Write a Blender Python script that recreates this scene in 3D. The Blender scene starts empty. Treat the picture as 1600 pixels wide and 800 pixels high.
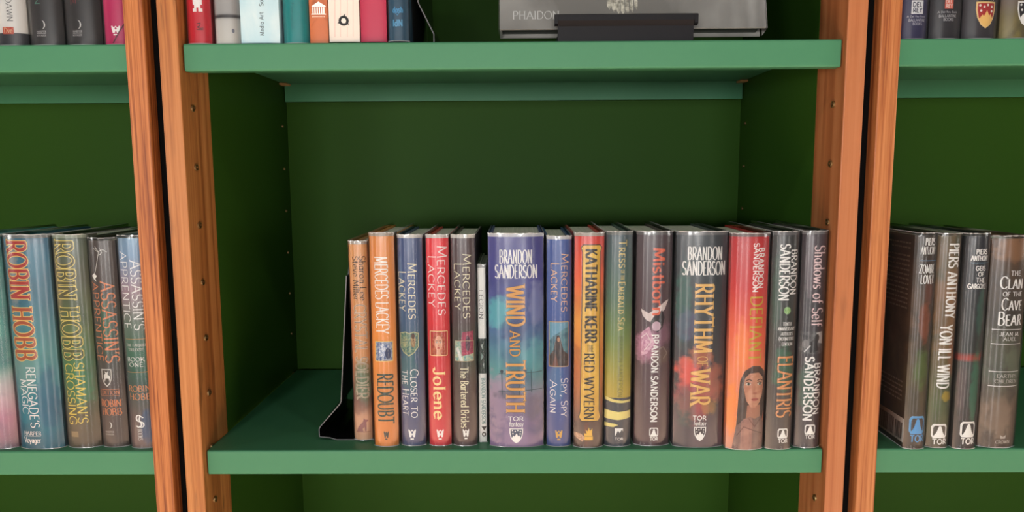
import bpy, bmesh, math, random
from mathutils import Vector, Matrix
random.seed(7)
D2R = math.pi / 180

# ------------------------------------------------------------------ camera, world, lights, exposure
scene = bpy.context.scene
scene.view_settings.view_transform = 'Standard'
scene.view_settings.look = 'None'
scene.view_settings.gamma = 1.0
scene.view_settings.use_curve_mapping = False
scene.view_settings.exposure = 0.2
scene.cycles.transparent_max_bounces = 24
scene.cycles.max_bounces = 10
COL = scene.collection

cam_data = bpy.data.cameras.new('camera')
cam = bpy.data.objects.new('camera', cam_data)
COL.objects.link(cam)
cam_data.sensor_fit = 'HORIZONTAL'
cam_data.sensor_width = 36.0
cam_data.lens = 36.0 * 1105.0 / 1600.0
cam_data.clip_start = 0.02
_r = Vector((0.99996138, 0.00669735, -0.0056912))
_u = Vector((0.00486546, 0.11743206, 0.993069))
_f = Vector((-0.00731926, 0.99305834, -0.11739494))
m = Matrix(((_r.x, _u.x, -_f.x), (_r.y, _u.y, -_f.y), (_r.z, _u.z, -_f.z))).to_4x4()
m.translation = Vector((0.0049, -0.7532, 0.3055))
cam.matrix_world = m
scene.camera = cam

world = bpy.data.worlds.new('room_ambience')
scene.world = world
world.use_nodes = True
world.node_tree.nodes['Background'].inputs[0].default_value = (1.0, 0.97, 0.93, 1)
world.node_tree.nodes['Background'].inputs[1].default_value = 0.25


def area(name, loc, size, power, color=(1, .95, .88), shape='DISK', size_y=None, rot=(0, 0, 0), spread=180):
    l = bpy.data.lights.new(name, 'AREA')
    l.shape = shape
    l.size = size
    if size_y:
        l.size_y = size_y
    l.energy = power
    l.color = color
    l.spread = spread * D2R
    o = bpy.data.objects.new(name, l)
    o.location = loc
    o.rotation_euler = rot
    COL.objects.link(o)
    return o


FLOOR_Z, CEIL_Z = -1.20, 1.75
# recessed ceiling downlights along the aisle (weak spill on the shelves)
for lx in (-1.98, -0.48, 1.02, 2.52):
    area('ceiling_downlight', (lx, -1.18, CEIL_Z - 0.02), 0.12, 3.2)
for lx in (-3.0, -1.8, -0.6, 0.6, 1.8, 3.0):
    area('floor_fill_spot', (lx, -1.75, CEIL_Z - 0.02), 0.3, 36, spread=70)  # added unseen spots: narrow beams brighten the floor for bounce light
# added unseen area lights at the opposite wall, frontal fill on the shelves
for lx in (-1.9, -0.7, 0.5):
    area('wall_fill', (lx, -3.94, 0.32), 0.8, 28, (1, .985, .96), 'RECTANGLE', 0.46, (90 * D2R, 0, 0))
# added unseen fill lights at both end walls to brighten the side panels
for lx, rz in ((-3.94, -90), (3.94, 90)):
    area('wall_fill', (lx, -1.7, 0.35), 0.9, 26 if lx < 0 else 16, (1, .985, .96), 'RECTANGLE', 0.7, (90 * D2R, 0, rz * D2R))
# added low strip lights, unseen, that put bright streaks on the film
for lx, lw in ((-2.3, .34), (-0.9, .3), (0.62, .3), (2.1, .34)):
    area('streak_light', (lx, -3.66, -0.62), lw, 10 * lw, (1, .96, .93), 'RECTANGLE', 1.05, (90 * D2R, 0, 0))


# ------------------------------------------------------------------ helpers
def s2l(c):
    c = c / 255.0
    return c / 12.92 if c <= 0.04045 else ((c + 0.055) / 1.055) ** 2.4


def rgb(c):
    return (s2l(c[0]), s2l(c[1]), s2l(c[2]), 1)


def empty(name, loc, parent=None):
    o = bpy.data.objects.new(name, None)
    o.empty_display_size = 0.02
    o.location = loc
    COL.objects.link(o)
    o.parent = parent
    return o


def tag(o, label=None, cat=None, group=None, kind=None):
    if label: o['label'] = label
    if cat: o['category'] = cat
    if group: o['group'] = group
    if kind: o['kind'] = kind
    return o


def link_mesh(name, me, mat, parent=None, smooth=False, loc=(0, 0, 0)):
    for mt in (mat if isinstance(mat, (list, tuple)) else [mat]):
        if mt.name not in me.materials:
            me.materials.append(mt)
    if smooth:
        for p in me.polygons:
            p.use_smooth = True
    o = bpy.data.objects.new(name, me)
    o.location = loc
    COL.objects.link(o)
    o.parent = parent
    return o


def bm_obj(name, bm, mat, parent=None, smooth=False, loc=(0, 0, 0)):
    me = bpy.data.meshes.new(name)
    bm.normal_update()
    bm.to_mesh(me)
    bm.free()
    return link_mesh(name, me, mat, parent, smooth, loc)


def add_box(bm, x0, x1, y0, y1, z0, z1, bevel=0.0, seg=2):
    r = bmesh.ops.create_cube(bm, size=1)
    vs = r['verts']
    for v in vs:
        v.co = Vector(((x0 + x1) / 2 + v.co.x * (x1 - x0), (y0 + y1) / 2 + v.co.y * (y1 - y0), (z0 + z1) / 2 + v.co.z * (z1 - z0)))
    if bevel:
        es = list({e for v in vs for e in v.link_edges})
        bmesh.ops.bevel(bm, geom=es, offset=bevel, segments=seg, affect='EDGES', profile=0.5)


def extrude_profile(bm, prof, axis, a, b):
    """closed 2-D profile extruded from a to b along axis; profile gives the two other axes in order"""
    def pt(p, t):
        if axis == 'x': return (t, p[0], p[1])
        if axis == 'y': return (p[0], t, p[1])
        return (p[0], p[1], t)
    va = [bm.verts.new(pt(p, a)) for p in prof]
    vb = [bm.verts.new(pt(p, b)) for p in prof]
    n = len(prof)
    for i in range(n):
        j = (i + 1) % n
        bm.faces.new((va[i], va[j], vb[j], vb[i]))
    bm.faces.new(va[::-1])
    bm.faces.new(vb)
    bmesh.ops.recalc_face_normals(bm, faces=bm.faces[:])


# ------------------------------------------------------------------ materials
MATS = {}


def base_mat(name, color, rough=0.5, spec=0.5, metal=0.0, coat=0.0):
    mt = bpy.data.materials.new(name)
    mt.use_nodes = True
    b = mt.node_tree.nodes['Principled BSDF']
    b.inputs['Base Color'].default_value = color
    b.inputs['Roughness'].default_value = rough
    b.inputs['Specular IOR Level'].default_value = spec
    b.inputs['Metallic'].default_value = metal
    b.inputs['Coat Weight'].default_value = coat
    return mt


def N(nt, t, **kw):
    n = nt.nodes.new(t)
    for k, v in kw.items():
        setattr(n, k, v)
    return n


def paint_mat(name, c1, c2, rough, scale=6.0, bump=0.02, spec=0.5):
    mt = base_mat(name, rgb(c1), rough, spec)
    nt = mt.node_tree
    b = nt.nodes['Principled BSDF']
    tc = N(nt, 'ShaderNodeTexCoord')
    n1 = N(nt, 'ShaderNodeTexNoise')
    n1.inputs['Scale'].default_value = scale
    n1.inputs['Detail'].default_value = 3
    mx = N(nt, 'ShaderNodeMix', data_type='RGBA')
    mx.inputs[6].default_value = rgb(c1)
    mx.inputs[7].default_value = rgb(c2)
    nt.links.new(tc.outputs['Object'], n1.inputs['Vector'])
    nt.links.new(n1.outputs['Fac'], mx.inputs[0])
    nt.links.new(mx.outputs[2], b.inputs['Base Color'])
    n2 = N(nt, 'ShaderNodeTexNoise')
    n2.inputs['Scale'].default_value = 900
    bp = N(nt, 'ShaderNodeBump')
    bp.inputs['Strength'].default_value = bump
    bp.inputs['Distance'].default_value = 0.001
    nt.links.new(tc.outputs['Object'], n2.inputs['Vector'])
    nt.links.new(n2.outputs['Fac'], bp.inputs['Height'])
    nt.links.new(bp.outputs['Normal'], b.inputs['Normal'])
    return mt


def wood_mat(name, light, mid, dark, ringscale, seed, stain=0.0, fine=1.0):
    """straight-grained stained fir: grain runs along Z"""
    mt = base_mat(name, rgb(mid), 0.42, 0.35)
    nt = mt.node_tree
    b = nt.nodes['Principled BSDF']
    tc = N(nt, 'ShaderNodeTexCoord')
    mp = N(nt, 'ShaderNodeMapping')
    mp.inputs['Location'].default_value = (seed * 0.37, seed * 0.11, seed * 0.73)
    mp.inputs['Scale'].default_value = (1, 1, 0.014)
    nt.links.new(tc.outputs['Object'], mp.inputs['Vector'])
    n1 = N(nt, 'ShaderNodeTexNoise')
    n1.inputs['Scale'].default_value = ringscale
    n1.inputs['Detail'].default_value = 5
    n1.inputs['Roughness'].default_value = 0.65
    nt.links.new(mp.outputs['Vector'], n1.inputs['Vector'])
    r1 = N(nt, 'ShaderNodeValToRGB')
    e = r1.color_ramp.elements
    e[0].position = 0.38; e[0].color = rgb(dark)
    e[1].position = 0.62; e[1].color = rgb(light)
    k = r1.color_ramp.elements.new(0.49); k.color = rgb(mid)
    nt.links.new(n1.outputs['Fac'], r1.inputs['Fac'])
    # dark grain marks
    mp2 = N(nt, 'ShaderNodeMapping')
    mp2.inputs['Location'].default_value = (seed * 1.3, seed * 0.7, seed)
    mp2.inputs['Scale'].default_value = (1, 1, 0.10)
    nt.links.new(tc.outputs['Object'], mp2.inputs['Vector'])
    n2 = N(nt, 'ShaderNodeTexNoise')
    n2.inputs['Scale'].default_value = 160
    n2.inputs['Detail'].default_value = 3
    nt.links.new(mp2.outputs['Vector'], n2.inputs['Vector'])
    n3 = N(nt, 'ShaderNodeTexNoise')
    n3.inputs['Scale'].default_value = 9
    nt.links.new(tc.outputs['Object'], n3.inputs['Vector'])
    mr = N(nt, 'ShaderNodeMapRange')
    mr.inputs[1].default_value = 0.56; mr.inputs[2].default_value = 0.72
    nt.links.new(n2.outputs['Fac'], mr.inputs[0])
    mr3 = N(nt, 'ShaderNodeMapRange')
    mr3.inputs[1].default_value = 0.45; mr3.inputs[2].default_value = 0.62
    nt.links.new(n3.outputs['Fac'], mr3.inputs[0])
    mu = N(nt, 'ShaderNodeMath', operation='MULTIPLY')
    nt.links.new(mr.outputs[0], mu.inputs[0]); nt.links.new(mr3.outputs[0], mu.inputs[1])
    mu2 = N(nt, 'ShaderNodeMath', operation='MULTIPLY')
    nt.links.new(mu.outputs[0], mu2.inputs[0]); mu2.inputs[1].default_value = 0.35 + stain
    mx = N(nt, 'ShaderNodeMix', data_type='RGBA')
    mx.inputs[7].default_value = rgb((70, 42, 24))
    nt.links.new(mu2.outputs[0], mx.inputs[0])
    nt.links.new(r1.outputs['Color'], mx.inputs[6])
    nt.links.new(mx.outputs[2], b.inputs['Base Color'])
    bp = N(nt, 'ShaderNodeBump')
    bp.inputs['Strength'].default_value = 0.15 * fine
    bp.inputs['Distance'].default_value = 0.0006
    nt.links.new(n1.outputs['Fac'], bp.inputs['Height'])
    nt.links.new(bp.outputs['Normal'], b.inputs['Normal'])
    return mt


M_SHELF = paint_mat('shelf_enamel', (67, 126, 93), (69, 129, 95), 0.4, 5, 0.03, 0.25)
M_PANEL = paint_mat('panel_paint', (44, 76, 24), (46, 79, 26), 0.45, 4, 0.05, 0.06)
M_BLACK = paint_mat('black_filler', (9, 9, 10), (12, 12, 12), 0.8, 30, 0.1, 0.05)
M_STEEL = paint_mat('black_steel', (10, 10, 12), (16, 16, 18), 0.22, 40, 0.05)
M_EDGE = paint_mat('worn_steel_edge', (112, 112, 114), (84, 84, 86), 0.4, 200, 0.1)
M_PIN = base_mat('pin_nickel', rgb((160, 136, 96)), 0.42, 0.5, 1.0)
M_HOLE = base_mat('pin_hole', rgb((22, 16, 12)), 0.8)
M_PEG = paint_mat('peg_wood', (190, 150, 100), (170, 128, 80), 0.6, 60, 0.1)
M_STAND = paint_mat('stand_plastic', (17, 17, 21), (22, 22, 27), 0.4, 30, 0.05, 0.2)
WOODS = [wood_mat('upright_fir_%d' % i, *a) for i, a in enumerate([
    ((190, 122, 70), (168, 100, 52), (122, 62, 28), 330, 1.0, 0.0),
    ((188, 127, 74), (171, 109, 58), (138, 80, 40), 110, 2.3, 0.5),
    ((176, 114, 74), (167, 103, 63), (152, 89, 53), 70, 3.7, 0.0),
    ((186, 124, 76), (169, 105, 60), (136, 74, 38), 260, 5.1, 0.15),
    ((176, 114, 68), (163, 99, 54), (142, 80, 41), 120, 6.1, 0.1),
    ((176, 114, 68), (163, 99, 54), (142, 80, 41), 120, 7.7, 0.1)])]


def mylar_mat(haze, gloss):
    mt = bpy.data.materials.new('clear_book_film')
    mt.use_nodes = True
    nt = mt.node_tree
    nt.nodes.clear()
    out = N(nt, 'ShaderNodeOutputMaterial')
    tr = N(nt, 'ShaderNodeBsdfTransparent')
    tr.inputs[0].default_value = (0.99, 0.99, 0.99, 1)
    gl = N(nt, 'ShaderNodeBsdfGlossy')
    gl.inputs['Roughness'].default_value = 0.17
    gl.inputs['Color'].default_value = (1, 1, 1, 1)
    df = N(nt, 'ShaderNodeBsdfDiffuse')
    df.inputs[0].default_value = (0.75, 0.76, 0.76, 1)
    fr = N(nt, 'ShaderNodeFresnel')
    fr.inputs['IOR'].default_value = 1.62
    tc = N(nt, 'ShaderNodeTexCoord')
    mp = N(nt, 'ShaderNodeMapping')
    mp.inputs['Scale'].default_value = (70, 15, 1.6)
    nz = N(nt, 'ShaderNodeTexNoise')
    nz.inputs['Scale'].default_value = 1.0
    nz.inputs['Detail'].default_value = 0.0
    bp = N(nt, 'ShaderNodeBump')
    bp.inputs['Strength'].default_value = 0.6
    bp.inputs['Distance'].default_value = 0.0006
    nt.links.new(tc.outputs['Object'], mp.inputs['Vector'])
    nt.links.new(mp.outputs['Vector'], nz.inputs['Vector'])
    nt.links.new(nz.outputs['Fac'], bp.inputs['Height'])
    nt.links.new(bp.outputs['Normal'], gl.inputs['Normal'])
    nt.links.new(bp.outputs['Normal'], fr.inputs['Normal'])
    m1 = N(nt, 'ShaderNodeMixShader')
    m1.inputs[0].default_value = haze
    nt.links.new(tr.outputs[0], m1.inputs[1]); nt.links.new(df.outputs[0], m1.inputs[2])
    m2 = N(nt, 'ShaderNodeMixShader')
    mul = N(nt, 'ShaderNodeMath', operation='MULTIPLY')
    mul.inputs[1].default_value = gloss
    mul.use_clamp = True
    nt.links.new(fr.outputs[0], mul.inputs[0])
    nt.links.new(mul.outputs[0], m2.inputs[0])
    nt.links.new(m1.outputs[0], m2.inputs[1]); nt.links.new(gl.outputs[0], m2.inputs[2])
    nt.links.new(m2.outputs[0], out.inputs[0])
    return mt


M_FILM = mylar_mat(0.02, 1.0)
M_FILM_GLINT = mylar_mat(0.42, 1.5)  # extra white haze paints a bright edge highlight onto the film rims


def pages_mat():
    mt = base_mat('page_edges', rgb((214, 208, 198)), 0.85, 0.2)
    nt = mt.node_tree
    b = nt.nodes['Principled BSDF']
    tc = N(nt, 'ShaderNodeTexCoord')
    mp = N(nt, 'ShaderNodeMapping')
    mp.inputs['Scale'].default_value = (2600, 4, 4)
    nz = N(nt, 'ShaderNodeTexNoise')
    nz.inputs['Scale'].default_value = 1
    nt.links.new(tc.outputs['Object'], mp.inputs['Vector'])
    nt.links.new(mp.outputs['Vector'], nz.inputs['Vector'])
    r = N(nt, 'ShaderNodeValToRGB')
    r.color_ramp.elements[0].position = 0.3; r.color_ramp.elements[0].color = rgb((206, 202, 194))
    r.color_ramp.elements[1].position = 0.6; r.color_ramp.elements[1].color = rgb((243, 240, 234))
    nt.links.new(nz.outputs['Fac'], r.inputs['Fac'])
    nt.links.new(r.outputs['Color'], b.inputs['Base Color'])
    return mt


M_PAGES = pages_mat()


def print_mat(c):
    """flat printing ink; two colours give a mottled printed picture"""
    key = ('ink', tuple(c))
    if key in MATS:
        return MATS[key]
    two = not isinstance(c[0], (int, float))
    mt = base_mat('ink_%d' % len(MATS), rgb(c[0] if two else c), 0.4, 0.35)
    if two:
        nt = mt.node_tree
        b = nt.nodes['Principled BSDF']
        tc = N(nt, 'ShaderNodeTexCoord')
        nz = N(nt, 'ShaderNodeTexNoise')
        nz.inputs['Scale'].default_value = c[2] if len(c) > 2 else 220
        nz.inputs['Detail'].default_value = 4
        nt.links.new(tc.outputs['Object'], nz.inputs['Vector'])
        r = N(nt, 'ShaderNodeValToRGB')
        r.color_ramp.elements[0].position = 0.38; r.color_ramp.elements[0].color = rgb(c[0])
        r.color_ramp.elements[1].position = 0.62; r.color_ramp.elements[1].color = rgb(c[1])
        nt.links.new(nz.outputs['Fac'], r.inputs['Fac'])
        nt.links.new(r.outputs['Color'], b.inputs['Base Color'])
    MATS[key] = mt
    return mt


def ink(c, k=1.22):
    g = (c[0] * .3 + c[1] * .59 + c[2] * .11)
    return tuple(max(4, min(250, g + (v - g) * k)) for v in c)


def jacket_mat(name, h, stops, mottle=None, blobs=()):
    """printed dust jacket: colours down the height, mottled by noise, with soft-edged painted patches"""
    mt = base_mat(name, rgb(stops[0][1]), 0.36, 0.4)
    nt = mt.node_tree
    b = nt.nodes['Principled BSDF']
    tc = N(nt, 'ShaderNodeTexCoord')
    sp = N(nt, 'ShaderNodeSeparateXYZ')
    nt.links.new(tc.outputs['Object'], sp.inputs[0])
    mr = N(nt, 'ShaderNodeMapRange')
    mr.inputs[1].default_value = 0; mr.inputs[2].default_value = h
    nt.links.new(sp.outputs[2], mr.inputs[0])
    rp = N(nt, 'ShaderNodeValToRGB')
    els = rp.color_ramp.elements
    stops = [(p_, ink(c_)) for p_, c_ in sorted(stops)]
    els[0].position = stops[0][0]; els[0].color = rgb(stops[0][1])
    els[1].position = max(stops[-1][0], stops[0][0] + 1e-4); els[1].color = rgb(stops[-1][1])
    for pos, c in stops[1:-1]:
        k = els.new(pos); k.color = rgb(c)
    nt.links.new(mr.outputs[0], rp.inputs['Fac'])
    col = rp.outputs['Color']
    nz = N(nt, 'ShaderNodeTexNoise')
    nz.inputs['Scale'].default_value = 110
    nz.inputs['Detail'].default_value = 8
    nz.inputs['Roughness'].default_value = 0.62
    nt.links.new(tc.outputs['Object'], nz.inputs['Vector'])
    if mottle:
        c, scale, lo, hi, amt, zs = mottle
        mp = N(nt, 'ShaderNodeMapping')
        mp.inputs['Scale'].default_value = (1, 1, zs)
        mp.inputs['Location'].default_value = (random.random(), random.random(), random.random())
        nt.links.new(tc.outputs['Object'], mp.inputs['Vector'])
        n2 = N(nt, 'ShaderNodeTexNoise')
        n2.inputs['Scale'].default_value = scale
        n2.inputs['Detail'].default_value = 5
        n2.inputs['Distortion'].default_value = 0.6
        nt.links.new(mp.outputs['Vector'], n2.inputs['Vector'])
        m2 = N(nt, 'ShaderNodeMapRange')
        m2.inputs[1].default_value = lo; m2.inputs[2].default_value = hi
        m2.inputs[4].default_value = amt
        nt.links.new(n2.outputs['Fac'], m2.inputs[0])
        mx = N(nt, 'ShaderNodeMix', data_type='RGBA')
        mx.inputs[7].default_value = rgb(ink(c))
        nt.links.new(m2.outputs[0], mx.inputs[0])
        nt.links.new(col, mx.inputs[6])
        col = mx.outputs[2]
    for (u, v, ru, rv, c, amt) in blobs:
        a1 = N(nt, 'ShaderNodeMath', operation='SUBTRACT'); a1.inputs[1].default_value = u
        nt.links.new(sp.outputs[0], a1.inputs[0])
        a2 = N(nt, 'ShaderNodeMath', operation='DIVIDE'); a2.inputs[1].default_value = ru
        nt.links.new(a1.outputs[0], a2.inputs[0])
        b1 = N(nt, 'ShaderNodeMath', operation='SUBTRACT'); b1.inputs[1].default_value = v
        nt.links.new(sp.outputs[2], b1.inputs[0])
        b2 = N(nt, 'ShaderNodeMath', operation='DIVIDE'); b2.inputs[1].default_value = rv
        nt.links.new(b1.outputs[0], b2.inputs[0])
        a3 = N(nt, 'ShaderNodeMath', operation='MULTIPLY'); nt.links.new(a2.outputs[0], a3.inputs[0]); nt.links.new(a2.outputs[0], a3.inputs[1])
        b3 = N(nt, 'ShaderNodeMath', operation='MULTIPLY_ADD')
        nt.links.new(b2.outputs[0], b3.inputs[0]); nt.links.new(b2.outputs[0], b3.inputs[1]); nt.links.new(a3.outputs[0], b3.inputs[2])
        w = N(nt, 'ShaderNodeMath', operation='MULTIPLY_ADD'); w.inputs[1].default_value = 2.2
        nt.links.new(nz.outputs['Fac'], w.inputs[0]); nt.links.new(b3.outputs[0], w.inputs[2])
        m3 = N(nt, 'ShaderNodeMapRange', interpolation_type='SMOOTHSTEP')
        m3.inputs[1].default_value = 2.1; m3.inputs[2].default_value = 1.3
        m3.inputs[3].default_value = 0.0; m3.inputs[4].default_value = amt
        nt.links.new(w.outputs[0], m3.inputs[0])
        mx = N(nt, 'ShaderNodeMix', data_type='RGBA')
        mx.inputs[7].default_value = rgb(ink(c))
        nt.links.new(m3.outputs[0], mx.inputs[0])
        nt.links.new(col, mx.inputs[6])
        col = mx.outputs[2]
    nt.links.new(col, b.inputs['Base Color'])
    return mt


# ------------------------------------------------------------------ the room around (behind the camera)
def room():
    fl = paint_mat('floor_boards', (206, 180, 160), (192, 164, 142), 0.5, 8, 0.1)
    wl = paint_mat('wall_paint', (112, 104, 98), (104, 96, 90), 0.8, 3, 0.1)
    cl = paint_mat('ceiling_paint', (70, 68, 66), (64, 62, 60), 0.8, 3, 0.1)
    dk = paint_mat('dark_streak_block', (58, 50, 46), (40, 36, 34), 0.7, 3, 0.1)
    bm = bmesh.new(); add_box(bm, -4, 4, -4.0, 1.0, FLOOR_Z - .1, FLOOR_Z)
    tag(bm_obj('floor', bm, fl), kind='structure')
    bm = bmesh.new(); add_box(bm, -4, 4, -4.0, 1.0, CEIL_Z, CEIL_Z + .1)
    tag(bm_obj('ceiling', bm, cl), kind='structure')
    bm = bmesh.new(); add_box(bm, -4, 4, -4.1, -4.0, FLOOR_Z, CEIL_Z)
    tag(bm_obj('wall_front', bm, wl), kind='structure')
    bm = bmesh.new(); add_box(bm, -4, 4, .5, .6, FLOOR_Z, CEIL_Z)
    tag(bm_obj('wall_back', bm, wl), kind='structure')
    for n, xs in (('wall_left', (-4.1, -4)), ('wall_right', (4, 4.1))):
        bm = bmesh.new(); add_box(bm, xs[0], xs[1], -4.0, 1.0, FLOOR_Z, CEIL_Z)
        tag(bm_obj(n, bm, wl), kind='structure')
    # unseen dark blocks added opposite to break up reflections on the spines
    for i, x in enumerate((-3.0, -1.5, 0.0, 1.5, 3.0, 3.75)):
        bm = bmesh.new()
        add_box(bm, x - .24, x + .24, -3.98, -3.7, FLOOR_Z, FLOOR_Z + 1.5)
        tag(bm_obj('trim_%d' % (i + 1), bm, dk), kind='structure')


room()

# ------------------------------------------------------------------ bookcases
HALF = 0.34075      # half shelf width
INX = 0.3428        # inner face of an upright
UPW = 0.0205        # upright thickness
GAP = 0.0140
PITCH = 2 * (INX + UPW) + GAP
SD = 0.3236         # shelf depth
H = 0.4403          # shelf spacing
LIP = 0.0281
FRONT = -0.0075     # front plane of the uprights
WOOD_END = 0.062
BACK = 0.334
ZB, ZT = -1.12, 0.98


def shelf_mesh():
    bm = bmesh.new()
    r = 0.0022
    arc = lambda cx, cy, a0, a1: [(cx + r * math.cos((a0 + (a1 - a0) * i / 4) * D2R), cy + r * math.sin((a0 + (a1 - a0) * i / 4) * D2R)) for i in range(5)]
    prof = arc(r, -r, 90, 180) + arc(r, -LIP + r, 180, 270) + [(0.014, -LIP), (0.014, -0.0022), (SD - 0.002, -0.0022), (SD - 0.002, -LIP), (SD, -LIP), (SD, 0)]
    extrude_profile(bm, prof, 'x', -HALF, HALF)
    return bm


def pin_mesh():
    """little shelf-pin sleeve standing 1.5 mm out of the wood, a ring with a dark hole and a spoon-shaped lug"""
    bm = bmesh.new()
    n = 12
    def ring(r, x): return [bm.verts.new((x, r * math.cos(2 * math.pi * i / n), r * math.sin(2 * math.pi * i / n))) for i in range(n)]
    a = ring(0.0038, 0.0); b = ring(0.0036, 0.0018); c = ring(0.0022, 0.0018); d = ring(0.0022, -0.003)
    for p, q in ((a, b), (b, c), (c, d)):
        for i in range(n):
            bm.faces.new((p[i], p[(i + 1) % n], q[(i + 1) % n], q[i]))
    f = bm.faces.new(d)
    f.material_index = 1
    bmesh.ops.recalc_face_normals(bm, faces=bm.faces[:])
    me = bpy.data.meshes.new('shelf_pin')
    bm.to_mesh(me); bm.free()
    me.materials.append(M_PIN); me.materials.append(M_HOLE)
    return me


PIN = pin_mesh()
PIN_Z = [0.0615 + 0.0628 * i for i in range(-3, 9)]


def bookcase(cx, woods, label):
    t = empty('bookcase', (cx, 0, ZB))
    tag(t, label, 'bookcase')
    off = -ZB
    for s, wm in ((-1, woods[0]), (1, woods[1])):
        bm = bmesh.new()
        xi, xo = s * INX, s * (INX + UPW)
        add_box(bm, min(xi, xo), max(xi, xo), FRONT, WOOD_END, ZB + off, ZT + off, 0.0012, 2)
        up = bm_obj('upright', bm, wm, t)
        for z in PIN_Z:
            p = bpy.data.objects.new('shelf_pin', PIN)
            COL.objects.link(p)
            p.parent = up
            p.location = (xi, 0.016, z + off)
            if s > 0: p.rotation_euler = (0, 0, math.pi)
        bm = bmesh.new()
        add_box(bm, min(xi, xo), max(xi, xo), WOOD_END + 0.0004, BACK, ZB + off, ZT + off)
        sd = bm_obj('side_panel', bm, M_PANEL, t)
        for z in PIN_Z:
            p = bpy.data.objects.new('shelf_pin', PIN)
            COL.objects.link(p)
            p.parent = sd
            p.location = (xi, 0.309, z + off)
            p.scale = (1, .6, .6)
            if s > 0: p.rotation_euler = (0, 0, math.pi)
        for z in (0.0, H):
            bm = bmesh.new()
            add_box(bm, min(xi, xi - s * .012), max(xi, xi - s * .012), 0.302, 0.3205, z - 0.0052 + off, z - 0.0026 + off, 0.0006, 1)
            bm_obj('support_peg', bm, M_PEG, sd)
    bm = bmesh.new()
    add_box(bm, -INX - UPW, INX + UPW, BACK, BACK + 0.006, ZB + off, ZT + off)
    bm_obj('back_panel', bm, M_PANEL, t)
    me = None
    for z in (-2 * H, -H, 0.0, H, 2 * H):
        if me is None:
            o = bm_obj('shelf', shelf_mesh(), M_SHELF, t, loc=(0, 0, z + off)); me = o.data
        else:
            o = link_mesh('shelf', me, M_SHELF, t, loc=(0, 0, z + off))
    return t


bookcase(0, (WOODS[1], WOODS[2]), 'central green bookcase with brown wooden uprights holding the long row of fantasy hardcovers')
bookcase(-PITCH, (WOODS[4], WOODS[0]), 'green bookcase at the left edge, striped grain on its wooden upright')
bookcase(PITCH, (WOODS[3], WOODS[5]), 'green bookcase at the right edge holding the dark book with a barcode on its cover')
for i, s in enumerate((-1, 1)):
    xg = s * (INX + UPW + GAP / 2)
    bm = bmesh.new()
    add_box(bm, xg - GAP / 2 + .0002, xg + GAP / 2 - .0002, FRONT + 0.017, 0.10, ZB, ZT)
    tag(bm_obj('trim_%d' % (i + 7), bm, M_BLACK), kind='structure')

# ------------------------------------------------------------------ pen-stroke lettering
def arc(cx, cy, rx, ry, a0, a1):
    n = max(3, int(abs(a1 - a0) / 20))
    return [(cx + rx * math.cos((a0 + (a1 - a0) * i / n) * D2R), cy + ry * math.sin((a0 + (a1 - a0) * i / n) * D2R)) for i in range(n + 1)]


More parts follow.
